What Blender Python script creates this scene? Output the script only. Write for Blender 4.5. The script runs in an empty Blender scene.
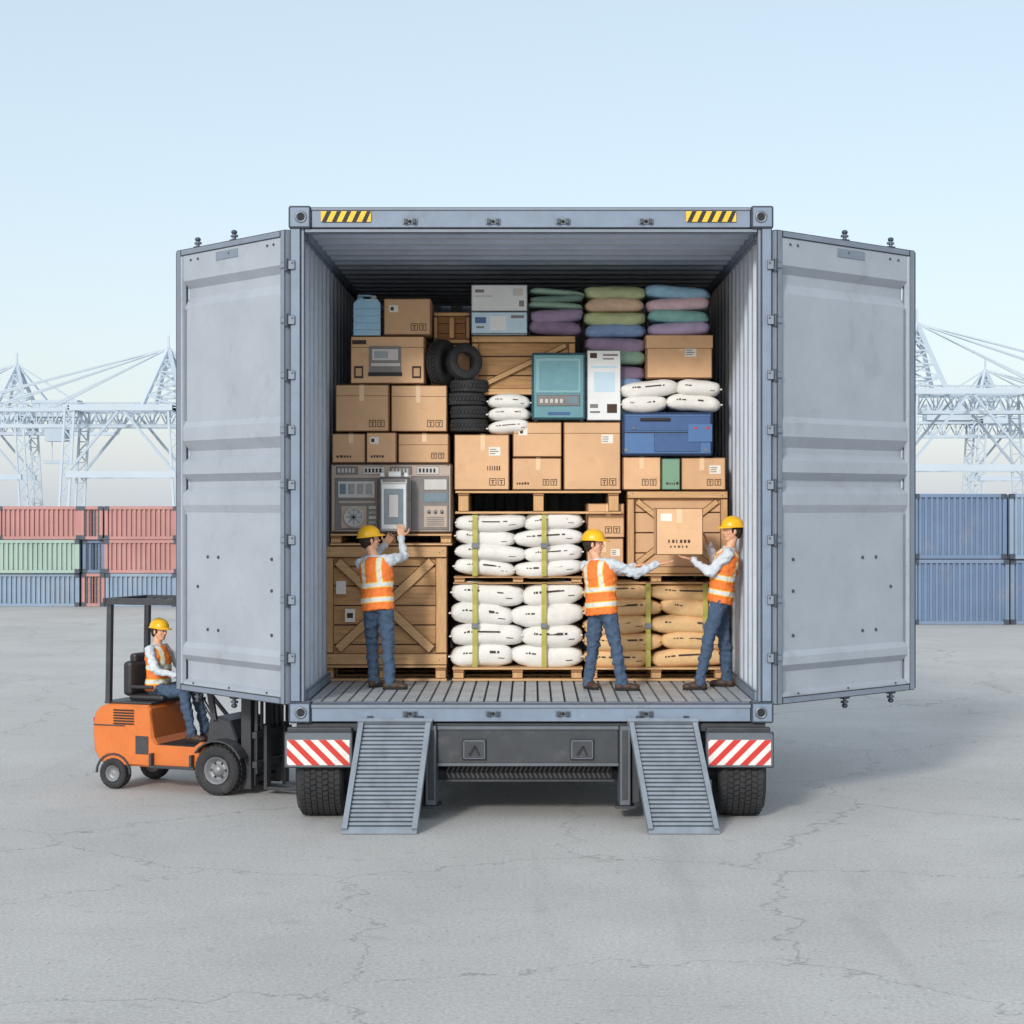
import bpy, bmesh, math, random
from mathutils import Vector, Matrix, noise
random.seed(11)
R = random.uniform
scene = bpy.context.scene
COL = scene.collection
V = Vector

def lin(c):
    c = c/255.0
    return c/12.92 if c <= 0.04045 else ((c+0.055)/1.055)**2.4
def rgb(r, g, b): return (lin(r), lin(g), lin(b), 1.0)

# ------------------------------------------------------------------ materials
EDGE = {}
def mat(name, col, rough=0.6, metal=0.0, nscale=6.0, namt=0.18, bump=0.0, bscale=60.0, objvar=0.0,
        streak=False, dirt=None, dscale=3.0, damt=0.5, edge=None):
    m = bpy.data.materials.new(name); m.use_nodes = True
    nt = m.node_tree; N = nt.nodes; L = nt.links
    b = N['Principled BSDF']
    tc = N.new('ShaderNodeTexCoord')
    src = tc.outputs['Object']
    if streak:
        mp = N.new('ShaderNodeMapping'); mp.inputs['Scale'].default_value = streak
        L.new(src, mp.inputs[0]); srcn = mp.outputs[0]
    else: srcn = src
    n = N.new('ShaderNodeTexNoise'); n.inputs['Scale'].default_value = nscale; n.inputs['Detail'].default_value = 6
    n.inputs['Roughness'].default_value = 0.65
    L.new(srcn, n.inputs['Vector'])
    ramp = N.new('ShaderNodeMapRange'); ramp.inputs[1].default_value = 0.3; ramp.inputs[2].default_value = 0.7
    ramp.inputs[3].default_value = 1-namt; ramp.inputs[4].default_value = 1+namt*0.6
    L.new(n.outputs['Fac'], ramp.inputs[0])
    val = ramp.outputs[0]
    if objvar:
        oi = N.new('ShaderNodeObjectInfo')
        mr = N.new('ShaderNodeMapRange'); mr.inputs[3].default_value = 1-objvar; mr.inputs[4].default_value = 1+objvar*0.7
        L.new(oi.outputs['Random'], mr.inputs[0])
        mu = N.new('ShaderNodeMath'); mu.operation = 'MULTIPLY'
        L.new(val, mu.inputs[0]); L.new(mr.outputs[0], mu.inputs[1]); val = mu.outputs[0]
    vm = N.new('ShaderNodeVectorMath'); vm.operation = 'SCALE'
    vm.inputs[0].default_value = col[:3]; L.new(val, vm.inputs['Scale'])
    out = vm.outputs[0]
    if dirt:
        n3 = N.new('ShaderNodeTexNoise'); n3.inputs['Scale'].default_value = dscale; n3.inputs['Detail'].default_value = 8
        n3.inputs['Roughness'].default_value = 0.75
        L.new(src, n3.inputs['Vector'])
        r3 = N.new('ShaderNodeMapRange'); r3.inputs[1].default_value = 0.55; r3.inputs[2].default_value = 0.72
        r3.inputs[3].default_value = 0; r3.inputs[4].default_value = damt
        L.new(n3.outputs['Fac'], r3.inputs[0])
        mx = N.new('ShaderNodeMix'); mx.data_type = 'RGBA'
        L.new(r3.outputs[0], mx.inputs['Factor']); L.new(out, mx.inputs['A']); mx.inputs['B'].default_value = dirt
        out = mx.outputs['Result']
    L.new(out, b.inputs['Base Color'])
    b.inputs['Roughness'].default_value = rough; b.inputs['Metallic'].default_value = metal
    if bump:
        n2 = N.new('ShaderNodeTexNoise'); n2.inputs['Scale'].default_value = bscale; n2.inputs['Detail'].default_value = 4
        L.new(srcn, n2.inputs['Vector'])
        bp = N.new('ShaderNodeBump'); bp.inputs['Strength'].default_value = bump; bp.inputs['Distance'].default_value = 0.01
        L.new(n2.outputs['Fac'], bp.inputs['Height']); L.new(bp.outputs[0], b.inputs['Normal'])
    if edge:      # bevel faces get their own darker colour, mimicking drawn ink outlines
        EDGE[m] = mat(name+'_outline_edge', edge, .8, 0, 18, .35)
    return m

M_cont = mat('container_paint', rgb(122,138,158), 0.5, 0.0, 2.5, 0.16, 0.12, 30, dirt=rgb(92,94,98), dscale=2.2, damt=0.45, edge=rgb(66,74,86))
M_contin = mat('container_inner_paint', rgb(186,196,210), 0.55, 0.0, 2.0, 0.10, 0.1, 30, dirt=rgb(138,136,136), dscale=2.5, damt=0.35)
M_door = mat('door_paint', rgb(164,171,181), 0.5, 0.0, 1.6, 0.10, 0.08, 25, dirt=rgb(126,122,116), dscale=1.8, damt=0.36)
M_doorf = mat('door_frame_paint', rgb(126,136,151), 0.5, 0.0, 3, 0.12, 0.08, 25, dirt=rgb(96,94,92), dscale=2.5, damt=0.4, edge=rgb(62,68,78))
M_floor = mat('steel_floor', rgb(178,184,190), 0.5, 0.1, 3, 0.22, 0.15, 40, dirt=rgb(112,107,101), dscale=1.6, damt=0.5, edge=rgb(96,100,106))
M_dark = mat('dark_gap', rgb(38,40,44), 0.8)
M_steel = mat('galvanised_steel', rgb(120,128,138), 0.4, 0.6, 12, 0.2)
M_bolt = mat('bolt_steel', rgb(72,80,92), 0.45, 0.4, 12, 0.2)
M_yel = mat('hazard_yellow', rgb(240,190,50), 0.5, 0, 20, 0.12)
M_blk = mat('matt_black', rgb(30,31,33), 0.6, 0, 10, 0.2)
M_chas = mat('chassis_paint', rgb(62,66,72), 0.55, 0.1, 4, 0.22, 0.1, 40, dirt=rgb(105,98,88), dscale=4, damt=0.4)
M_chas2 = mat('chassis_light', rgb(100,107,116), 0.5, 0.2, 4, 0.2, 0.1, 40, dirt=rgb(80,76,70), dscale=4, damt=0.4, edge=rgb(52,56,62))
M_rub = mat('rubber', rgb(50,51,54), 0.85, 0, 9, 0.25, 0.2, 80, dirt=rgb(98,94,88), dscale=6, damt=0.4)
M_rubd = mat('rubber_dark', rgb(34,35,38), 0.8, 0, 9, 0.2, 0.2, 80)
M_red = mat('reflector_red', rgb(205,52,48), 0.4, 0, 15, 0.12, dirt=rgb(120,90,80), dscale=5, damt=.3)
M_wht = mat('reflector_white', rgb(228,226,222), 0.4, 0, 15, 0.1, dirt=rgb(150,142,132), dscale=5, damt=.35)
M_card = mat('cardboard', rgb(222,180,140), 0.85, 0, 3, 0.09, 0.2, 16, objvar=0.12, dirt=rgb(184,140,102), dscale=4, damt=0.35, edge=rgb(128,92,62))
M_cardd = mat('cardboard_crease', rgb(120,84,56), 0.9, 0, 6, 0.15)
M_tape = mat('packing_tape', rgb(234,202,164), 0.3, 0, 8, 0.08)
M_print = mat('print_ink', rgb(70,56,48), 0.8, 0, 30, 0.2)
M_label = mat('paper_label', rgb(236,232,224), 0.7, 0, 30, 0.06)
M_wood = mat('pine_wood', rgb(212,168,120), 0.75, 0, 5, 0.22, 0.3, 25, objvar=0.08, streak=(9,9,1), edge=rgb(120,84,54))
M_woodh = mat('pine_wood_h', rgb(216,174,126), 0.75, 0, 5, 0.22, 0.3, 25, objvar=0.08, streak=(0.8,9,9), edge=rgb(122,86,56))
M_woodp = mat('pine_plank', rgb(200,156,110), 0.8, 0, 4, 0.26, 0.3, 25, objvar=.06, streak=(0.8,6,9), edge=rgb(124,90,60))
M_woodd = mat('pine_wood_dark', rgb(160,116,78), 0.8, 0, 4, 0.3, 0.3, 25, streak=(0.8,6,9))
M_sackw = mat('white_sack', rgb(230,229,226), 0.8, 0, 7, 0.07, 0.5, 40, dirt=rgb(192,187,178), dscale=6, damt=0.4)
M_sackt = mat('tan_sack', rgb(228,190,140), 0.85, 0, 7, 0.12, 0.6, 40, dirt=rgb(186,146,102), dscale=6, damt=0.4)
M_strap = mat('yellow_strap', rgb(178,172,82), 0.5, 0, 20, 0.12)
M_teal = mat('teal_enamel', rgb(98,150,162), 0.35, 0, 5, 0.1, dirt=rgb(80,118,126), dscale=4, damt=.4, edge=rgb(48,84,94))
M_teall = mat('teal_light', rgb(124,172,180), 0.2, 0, 5, 0.06)
M_blue = mat('blue_case', rgb(76,116,170), 0.4, 0, 5, 0.1, dirt=rgb(60,88,124), dscale=5, damt=.4, edge=rgb(34,54,88))
M_blued = mat('blue_case_dark', rgb(58,94,146), 0.45, 0, 5, 0.1, edge=rgb(30,48,80))
M_ltblue = mat('light_blue_plastic', rgb(150,202,234), 0.25, 0, 5, 0.08)
M_white = mat('white_carton', rgb(228,232,234), 0.6, 0, 5, 0.07, edge=rgb(130,136,142))
M_paleb = mat('pale_blue_carton', rgb(194,220,236), 0.6, 0, 5, 0.07, edge=rgb(108,128,142))
M_green = mat('green_box', rgb(122,162,138), 0.6, 0, 5, 0.08, edge=rgb(70,98,80))
M_mach = mat('machine_casing', rgb(188,170,156), 0.5, 0.0, 5, 0.14, dirt=rgb(142,126,114), dscale=5, damt=.4, edge=rgb(92,80,72))
M_machd = mat('machine_panel', rgb(124,120,120), 0.45, 0.0, 8, 0.15, edge=rgb(60,58,60))
M_machl = mat('machine_face', rgb(200,198,196), 0.35, 0.0, 8, 0.08, edge=rgb(96,96,98))
M_screen = mat('screen_glass', rgb(110,135,150), 0.08, 0, 4, 0.2)
M_orange = mat('forklift_orange', rgb(214,118,56), 0.42, 0, 3, 0.1, 0.05, 30, dirt=rgb(140,84,50), dscale=5, damt=0.45)
M_fork = mat('forklift_dark', rgb(62,64,70), 0.5, 0.1, 6, 0.2, dirt=rgb(98,92,84), dscale=6, damt=.35)
M_seat = mat('seat_vinyl', rgb(44,45,50), 0.5, 0, 8, 0.2)
M_hub = mat('wheel_hub', rgb(140,142,146), 0.45, 0.3, 10, 0.2, dirt=rgb(80,74,68), dscale=9, damt=.5)
M_jean = mat('denim', rgb(70,90,116), 0.9, 0, 14, 0.22, 0.4, 80)
M_shirt = mat('shirt_cotton', rgb(206,214,222), 0.9, 0, 10, 0.12, 0.4, 50)
M_skin = mat('skin', rgb(226,172,140), 0.5, 0, 12, 0.08)
M_hat = mat('helmet_yellow', rgb(246,190,36), 0.3, 0, 5, 0.05)
M_hair = mat('hair', rgb(52,38,30), 0.8, 0, 30, 0.3, 0.4, 120)
M_boot = mat('boot_leather', rgb(74,56,46), 0.6, 0, 14, 0.25)
M_sole = mat('boot_sole', rgb(34,32,31), 0.85)
M_eye = mat('eye_white', rgb(235,235,232), 0.3, 0, 3, 0.02)
M_iris = mat('iris', rgb(40,30,26), 0.2)
M_lip = mat('lips', rgb(178,110,96), 0.5)

def vest_material():
    m = bpy.data.materials.new('hi_vis_vest'); m.use_nodes = True
    nt = m.node_tree; N = nt.nodes; L = nt.links; b = N['Principled BSDF']
    tc = N.new('ShaderNodeTexCoord'); sp = N.new('ShaderNodeSeparateXYZ'); L.new(tc.outputs['Object'], sp.inputs[0])
    def band(sock, c, w):
        s = N.new('ShaderNodeMath'); s.operation = 'SUBTRACT'; L.new(sock, s.inputs[0]); s.inputs[1].default_value = c
        a = N.new('ShaderNodeMath'); a.operation = 'ABSOLUTE'; L.new(s.outputs[0], a.inputs[0])
        l = N.new('ShaderNodeMath'); l.operation = 'LESS_THAN'; L.new(a.outputs[0], l.inputs[0]); l.inputs[1].default_value = w
        return l.outputs[0]
    ax = N.new('ShaderNodeMath'); ax.operation = 'ABSOLUTE'; L.new(sp.outputs[0], ax.inputs[0])
    def mx(a, b_, op='MAXIMUM'):
        s = N.new('ShaderNodeMath'); s.operation = op; L.new(a, s.inputs[0]); L.new(b_, s.inputs[1]); return s.outputs[0]
    up = N.new('ShaderNodeMath'); up.operation = 'GREATER_THAN'; L.new(sp.outputs[2], up.inputs[0]); up.inputs[1].default_value = 0.22
    def stripes(e):
        vert = mx(band(ax.outputs[0], 0.095, 0.020+e), up.outputs[0], 'MULTIPLY')
        return mx(mx(band(sp.outputs[2], 0.06, 0.020+e), band(sp.outputs[2], 0.22, 0.020+e)), vert)
    inner = stripes(0); outer = stripes(0.010)
    m1 = N.new('ShaderNodeMix'); m1.data_type = 'RGBA'; L.new(outer, m1.inputs['Factor'])
    m1.inputs['A'].default_value = rgb(240,126,54); m1.inputs['B'].default_value = rgb(238,206,90)
    m2 = N.new('ShaderNodeMix'); m2.data_type = 'RGBA'; L.new(inner, m2.inputs['Factor'])
    L.new(m1.outputs['Result'], m2.inputs['A']); m2.inputs['B'].default_value = rgb(215,215,212)
    L.new(m2.outputs['Result'], b.inputs['Base Color']); b.inputs['Roughness'].default_value = 0.75
    n2 = N.new('ShaderNodeTexNoise'); n2.inputs['Scale'].default_value = 24; L.new(tc.outputs['Object'], n2.inputs['Vector'])
    bp = N.new('ShaderNodeBump'); bp.inputs['Strength'].default_value = 0.6; bp.inputs['Distance'].default_value = 0.012
    L.new(n2.outputs['Fac'], bp.inputs['Height']); L.new(bp.outputs[0], b.inputs['Normal'])
    return m
M_vest = vest_material()

# ------------------------------------------------------------------ mesh builder
class MB:
    def __init__(s, M=None): s.v = []; s.f = []; s.m = []; s.sm = []; s.mats = []; s.M = M
    def mi(s, m):
        if m not in s.mats: s.mats.append(m)
        return s.mats.index(m)
    def raw(s, vs, fs, m, smooth=False, M=None):
        o = len(s.v); k = s.mi(m)
        MM = M if M is not None else s.M
        for p in vs:
            p = V(p); s.v.append(MM @ p if MM is not None else p)
        for f in fs: s.f.append([i+o for i in f]); s.m.append(k); s.sm.append(smooth)
    def box(s, x0, x1, y0, y1, z0, z1, m, bev=0.0, M=None):
        if x1 < x0: x0, x1 = x1, x0
        if y1 < y0: y0, y1 = y1, y0
        if z1 < z0: z0, z1 = z1, z0
        if bev <= 0:
            vs = [(x, y, z) for x in (x0, x1) for y in (y0, y1) for z in (z0, z1)]
            s.raw(vs, [(0,1,3,2),(4,6,7,5),(0,4,5,1),(2,3,7,6),(0,2,6,4),(1,5,7,3)], m, False, M); return
        b = min(bev, (x1-x0)*.45, (y1-y0)*.45, (z1-z0)*.45)
        bm = bmesh.new(); bmesh.ops.create_cube(bm, size=1)
        for v in bm.verts: v.co = V(((x0+x1)/2+v.co.x*(x1-x0), (y0+y1)/2+v.co.y*(y1-y0), (z0+z1)/2+v.co.z*(z1-z0)))
        bmesh.ops.bevel(bm, geom=bm.edges[:], offset=b, segments=2, profile=0.5, affect='EDGES')
        bm.normal_update()
        o0 = len(s.m)
        s.raw([v.co.copy() for v in bm.verts], [[v.index for v in f.verts] for f in bm.faces], m, False, M)
        if m in EDGE and b > .0035:
            k = s.mi(EDGE[m])
            for i, f in enumerate(bm.faces):
                n = f.normal
                if max(abs(n.x), abs(n.y), abs(n.z)) < .995: s.m[o0+i] = k
        bm.free()
    def cyl(s, p0, p1, r0, r1, m, n=16, smooth=True, caps=True, M=None):
        p0 = V(p0); p1 = V(p1); d = (p1-p0).normalized(); a = d.orthogonal().normalized(); b = d.cross(a)
        vs = []
        for p, r in ((p0, r0), (p1, r1)):
            for i in range(n):
                t = 2*math.pi*i/n; vs.append(p+(a*math.cos(t)+b*math.sin(t))*r)
        s.raw(vs, [(i, (i+1) % n, n+(i+1) % n, n+i) for i in range(n)], m, smooth, M)
        if caps: s.raw(vs, [list(range(n))[::-1], list(range(n, 2*n))], m, False, M)
    def lathe(s, prof, c, axis, m, n=40, M=None, smooth=True):
        c = V(c); d = V(axis).normalized(); a = d.orthogonal().normalized(); b = d.cross(a); k = len(prof); vs = []
        for i in range(n):
            t = 2*math.pi*i/n; e = a*math.cos(t)+b*math.sin(t)
            for (h, r) in prof: vs.append(c+d*h+e*r)
        fs = [(i*k+j, ((i+1) % n)*k+j, ((i+1) % n)*k+j+1, i*k+j+1) for i in range(n) for j in range(k-1)]
        s.raw(vs, fs, m, smooth, M)
    def prism(s, poly, fn, a0, a1, m, caps=True, M=None, smooth=False):
        n = len(poly); vs = [fn(p, a0) for p in poly]+[fn(p, a1) for p in poly]
        s.raw(vs, [(i, (i+1) % n, n+(i+1) % n, n+i) for i in range(n)], m, smooth, M)
        if caps: s.raw(vs, [list(range(n)), list(range(n, 2*n))[::-1]], m, False, M)
    def beam(s, p0, p1, w, m, t=None, up=V((0,0,1)), M=None):
        p0 = V(p0); p1 = V(p1); d = (p1-p0).normalized(); t = t or w
        if abs(d.dot(up)) > .99: up = V((0,1,0))
        a = d.cross(up).normalized()*w/2; b = d.cross(a).normalized()*t/2
        vs = [p+a*i+b*j for p in (p0, p1) for i, j in ((-1,-1),(1,-1),(1,1),(-1,1))]
        s.raw(vs, [(0,1,2,3),(7,6,5,4),(0,4,5,1),(1,5,6,2),(2,6,7,3),(3,7,4,0)], m, False, M)
    def ell(s, c, r, m, basis=None, n=16, k=10, M=None):
        c = V(c); vs = []; B = basis or Matrix.Identity(3)
        for j in range(k+1):
            ph = -math.pi/2+math.pi*j/k
            for i in range(n):
                t = 2*math.pi*i/n
                vs.append(c+B @ V((r[0]*math.cos(ph)*math.cos(t), r[1]*math.cos(ph)*math.sin(t), r[2]*math.sin(ph))))
        s.raw(vs, [(j*n+i, j*n+(i+1) % n, (j+1)*n+(i+1) % n, (j+1)*n+i) for j in range(k) for i in range(n)], m, True, M)
    def obj(s, name, parent=None, matrix=None):
        me = bpy.data.meshes.new(name); me.from_pydata([tuple(v) for v in s.v], [], s.f)
        for m in s.mats: me.materials.append(m)
        me.polygons.foreach_set('material_index', s.m); me.polygons.foreach_set('use_smooth', s.sm)
        bm = bmesh.new(); bm.from_mesh(me)
        bmesh.ops.recalc_face_normals(bm, faces=bm.faces); bm.to_mesh(me); bm.free()
        me.update()
        o = bpy.data.objects.new(name, me); COL.objects.link(o)
        if matrix is not None: o.matrix_world = matrix
        if parent: o.parent = parent
        return o
def empty(name, loc=(0,0,0)):
    e = bpy.data.objects.new(name, None); e.empty_display_size = 0.3; COL.objects.link(e); e.location = loc; return e

# ------------------------------------------------------------------ key dimensions (metres)
CAMY, EYE = -20.0, 3.15
Z0, ZF, ZC, Z1 = 0.98, 1.17, 5.92, 6.13
LEN = 7.8

# ------------------------------------------------------------------ world, sun, camera
SUN_EL, SUN_AZ = math.radians(24), math.radians(20)
w = bpy.data.worlds.new("World"); scene.world = w; w.use_nodes = True
nt = w.node_tree; bg = nt.nodes['Background']; wo = nt.nodes['World Output']
sky = nt.nodes.new('ShaderNodeTexSky'); sky.sky_type = 'NISHITA'; sky.sun_disc = False
sky.sun_elevation = SUN_EL; sky.sun_rotation = math.pi+SUN_AZ
sky.air_density = 1.0; sky.dust_density = 1.5; sky.ozone_density = 1.5
nt.links.new(sky.outputs[0], bg.inputs[0]); bg.inputs[1].default_value = 0.075
tcw = nt.nodes.new('ShaderNodeTexCoord'); sx_ = nt.nodes.new('ShaderNodeSeparateXYZ'); nt.links.new(tcw.outputs['Generated'], sx_.inputs[0])
cr = nt.nodes.new('ShaderNodeValToRGB'); nt.links.new(sx_.outputs[2], cr.inputs[0])
cr.color_ramp.elements[0].position = 0.0; cr.color_ramp.elements[0].color = (.47,.50,.57,1)
cr.color_ramp.elements[1].position = 1.0; cr.color_ramp.elements[1].color = (.62,.68,.72,1)
e = cr.color_ramp.elements.new(.10); e.color = (.45,.49,.53,1)
e = cr.color_ramp.elements.new(.25); e.color = (.43,.49,.50,1)
bg2 = nt.nodes.new('ShaderNodeBackground'); nt.links.new(cr.outputs[0], bg2.inputs[0]); bg2.inputs[1].default_value = 1.0
ad = nt.nodes.new('ShaderNodeAddShader'); nt.links.new(bg.outputs[0], ad.inputs[0]); nt.links.new(bg2.outputs[0], ad.inputs[1]); nt.links.new(ad.outputs[0], wo.inputs[0])
sd = bpy.data.lights.new('sun', 'SUN'); sd.energy = 2.15; sd.angle = math.radians(8); sd.color = (1, 0.965, 0.91)
so = bpy.data.objects.new('sun', sd); COL.objects.link(so)
tosun = V((-math.sin(SUN_AZ)*math.cos(SUN_EL), -math.cos(SUN_AZ)*math.cos(SUN_EL), math.sin(SUN_EL)))
so.rotation_euler = tosun.to_track_quat('Z', 'Y').to_euler(); so.location = (-8, -20, 12)
cd = bpy.data.cameras.new('camera'); cam = bpy.data.objects.new('camera', cd); COL.objects.link(cam)
cam.location = (0, CAMY, EYE); cam.rotation_euler = (math.pi/2, 0, 0)
cd.sensor_width = 36; cd.lens = 2000/1024*36; cd.shift_x = -19/1024; cd.shift_y = -7/1024; cd.clip_end = 8000
scene.camera = cam
scene.view_settings.view_transform = 'Standard'; scene.view_settings.look = 'None'; scene.view_settings.exposure = 0

# ------------------------------------------------------------------ ground
gm = bpy.data.materials.new('concrete_yard'); gm.use_nodes = True
N = gm.node_tree.nodes; L = gm.node_tree.links; b = N['Principled BSDF']
tc = N.new('ShaderNodeTexCoord')
def gnoise(scale, det, rough=0.6, stretch=None):
    n = N.new('ShaderNodeTexNoise'); n.inputs['Scale'].default_value = scale; n.inputs['Detail'].default_value = det
    n.inputs['Roughness'].default_value = rough
    if stretch:
        mp = N.new('ShaderNodeMapping'); mp.inputs['Scale'].default_value = stretch
        L.new(tc.outputs['Object'], mp.inputs[0]); L.new(mp.outputs[0], n.inputs['Vector'])
    else: L.new(tc.outputs['Object'], n.inputs['Vector'])
    return n
def mrange(s, a, b_, c, d):
    m = N.new('ShaderNodeMapRange'); m.inputs[1].default_value = a; m.inputs[2].default_value = b_
    m.inputs[3].default_value = c; m.inputs[4].default_value = d; L.new(s, m.inputs[0]); return m.outputs[0]
def mul(a, b_):
    m = N.new('ShaderNodeMath'); m.operation = 'MULTIPLY'; L.new(a, m.inputs[0]); L.new(b_, m.inputs[1]); return m.outputs[0]
f = mul(mrange(gnoise(0.35, 8).outputs['Fac'], .3, .7, .86, 1.06), mrange(gnoise(30, 4, .85).outputs['Fac'], .25, .75, .60, 1.26))
f = mul(f, mrange(gnoise(3.0, 6, .7).outputs['Fac'], .58, .72, 1.0, .82))
f = mul(f, mrange(gnoise(9.0, 3, .6, (0.12, 1, 1)).outputs['Fac'], .6, .72, 1.0, .90))
f = mul(f, mrange(gnoise(1.1, 4, .6, (1.0, .10, 1)).outputs['Fac'], .60, .70, 1.0, .90))
f = mul(f, mrange(gnoise(0.8, 3, .5).outputs['Fac'], .70, .78, 1.0, .70))
vo = N.new('ShaderNodeTexVoronoi'); vo.inputs['Scale'].default_value = 7.0; L.new(tc.outputs['Object'], vo.inputs['Vector'])
f = mul(f, mrange(vo.outputs['Distance'], .05, .10, .55, 1.0))
wn = gnoise(1.5, 5); va = N.new('ShaderNodeVectorMath'); va.operation = 'MULTIPLY_ADD'
L.new(wn.outputs['Color'], va.inputs[0]); va.inputs[1].default_value = (1.2,1.2,0); L.new(tc.outputs['Object'], va.inputs[2])
vc = N.new('ShaderNodeTexVoronoi'); vc.feature = 'DISTANCE_TO_EDGE'; vc.inputs['Scale'].default_value = 0.22; L.new(va.outputs[0], vc.inputs['Vector'])
f = mul(f, mrange(vc.outputs['Distance'], .0015, .004, .72, 1.0))
vm = N.new('ShaderNodeVectorMath'); vm.operation = 'SCALE'; vm.inputs[0].default_value = rgb(193,191,188)[:3]
L.new(f, vm.inputs['Scale']); L.new(vm.outputs[0], b.inputs['Base Color']); b.inputs['Roughness'].default_value = 0.9
bp = N.new('ShaderNodeBump'); bp.inputs['Strength'].default_value = 0.45; bp.inputs['Distance'].default_value = 0.012
L.new(gnoise(60, 5).outputs['Fac'], bp.inputs['Height']); L.new(bp.outputs[0], b.inputs['Normal'])
g = MB(); g.raw([(-4000,-60,0),(4000,-60,0),(4000,6000,0),(-4000,6000,0)], [(0,1,2,3)], gm); g.obj('ground')

# ------------------------------------------------------------------ shipping container
cont = empty('shipping_container')
def corr(a0, a1, period, depth, thick):
    pts = []; a = a0
    while a < a1-period*0.99:
        pts += [(a, 0), (a+period*.34, 0), (a+period*.44, depth), (a+period*.88, depth)]; a += period
    pts += [(a, 0), (a1, 0)]
    return pts + [(p, q+thick) for p, q in reversed(pts)]
c = MB()
for sgn in (-1, 1):
    c.prism(corr(0.14, LEN, 0.42, 0.10, 0.010), lambda p, z, s=sgn: (s*(2.285+p[1]), p[0], z), ZF-0.02, ZC+0.02, M_contin, caps=False)
    c.box(sgn*2.27, sgn*2.41, 0.16, LEN, Z0, ZF-0.022, M_cont)
    c.box(sgn*2.27, sgn*2.41, 0.16, LEN, ZC+0.022, Z1-0.01, M_cont)
    c.box(sgn*2.27, sgn*2.41, LEN, LEN+0.14, Z0, Z1, M_cont)
    c.box(sgn*2.250, sgn*2.284, 0.2, LEN-.02, ZF+0.002, ZF+0.10, M_cont, 0.006)
    c.box(sgn*2.250, sgn*2.284, 0.2, LEN-.02, ZC-0.10, ZC+0.01, M_cont, 0.006)
c.box(-2.268, 2.268, LEN+.03, LEN+.14, ZC-.12, Z1, M_cont); c.box(-2.268, 2.268, LEN+.03, LEN+.14, Z0, ZF-.002, M_cont)
c.prism(corr(0.2, LEN, 0.46, 0.12, 0.012), lambda p, x: (x, p[0], ZC+p[1]-.01), -2.268, 2.268, M_contin, caps=False)
c.prism(corr(-2.28, 2.28, 0.30, 0.08, 0.012), lambda p, z: (p[0], LEN-.07+p[1], z), ZF, ZC+.01, M_contin, caps=False)
c.obj('shell', cont)
c = MB()
for sgn in (-1, 1):
    c.box(sgn*2.305, sgn*2.41, 0.0, 0.15, Z0+.20, Z1-.21, M_cont, 0.01)
    c.box(sgn*2.272, sgn*2.303, 0.03, 0.135, Z0+.20, Z1-.21, M_doorf, 0.004)
    for z0_, z1_ in ((Z1-.215, Z1+.012), (Z0-.012, Z0+.20)):
        c.box(sgn*2.20, sgn*2.425, -0.02, 0.17, z0_, z1_, M_cont, 0.02)
        cx = sgn*2.30; cz = (z0_+z1_)/2
        c.lathe([(0, .035), (-.010, .040), (-.014, .052), (-.004, .062), (.005, .066)], (cx, -0.018, cz), (0,1,0), M_steel, 24)
        vs = [(cx+.034*math.cos(t*math.pi/10), -0.024, cz+.052*math.sin(t*math.pi/10)) for t in range(20)]
        c.raw(vs, [list(range(20))], M_dark)  # flat dark disc for the casting hole, its shade put into the colour
c.box(-2.198, 2.198, 0.0, 0.16, ZC, Z1, M_cont, 0.01)
c.box(-2.198, 2.198, -0.012, 0.0-.0005, Z1-.035, Z1-.004, M_doorf, 0.004)
c.box(-2.27, 2.27, 0.02, 0.15, ZC-.045, ZC-.002, M_doorf, 0.008)
c.box(-2.198, 2.198, -0.01, 0.16, Z0, ZF-.003, M_cont, 0.01)
c.box(-2.198, 2.198, -0.022, -0.0105, ZF-.05, ZF-.012, M_doorf, 0.004)
for x in (-1.21, -.38, .32, 1.15):
    for z, s in ((ZC+.065, 1), (ZF-.105, -1)):
        y1 = -.0105 if s < 0 else -.001
        c.box(x-.075, x+.075, y1-.014, y1, z-.028, z+.028, M_steel, 0.004)
        c.box(x-.060, x-.025, y1-.045, y1-.0145, z-.024, z+.024, M_bolt, 0.005)
        c.box(x+.025, x+.060, y1-.045, y1-.0145, z-.024, z+.024, M_bolt, 0.005)
        c.lathe([(0,.018),(-.02,.014),(-.022,0)], (x, y1-.0145, z), (0,1,0), M_dark, 10)
for x in (-2.1, 1.55):
    c.box(x, x+.5, -0.018, -0.0125, Z1-.150, Z1-.045, M_yel)
    for i in range(5):
        a = x+.01+i*.1
        pts = [(a, Z1-.150), (a+.045, Z1-.150), (min(a+.095, x+.5), Z1-.045), (a+.05, Z1-.045)]
        c.raw([(p, -.0205, q) for p, q in pts], [(0,1,2,3)], M_blk)
HZ = (1.62, 2.2, 2.8, 3.35, 3.9, 4.45, 5.0, 5.55)
for sgn in (-1, 1):
    for z in HZ:
        c.cyl((sgn*2.445, -0.02, z-.06), (sgn*2.445, -0.02, z+.06), .022, .022, M_bolt, 12)
        c.box(sgn*2.36, sgn*2.44, -0.024, -.002, z-.045, z+.045, M_doorf, 0.004)
        c.cyl((sgn*2.385, -0.032, z+.02), (sgn*2.385, -.022, z+.02), .010, .010, M_bolt, 8)
c.obj('front_frame', cont)
c = MB()
c.box(-2.248, 2.248, 0.165, LEN-.08, ZF-.06, ZF-.03, M_dark)
x = -2.243
while x < 2.15:
    c.box(x, x+.122, 0.163, LEN-.09, ZF-.029, ZF+R(-.002,.001), M_floor, 0.005); x += .1365
for yy in (0.55, 1.3):
    for i in range(-16, 17, 4):
        c.cyl((i*.1365+.02, yy, ZF), (i*.1365+.02, yy, ZF+.003), .010, .010, M_bolt, 8)
c.obj('floor', cont)
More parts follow.
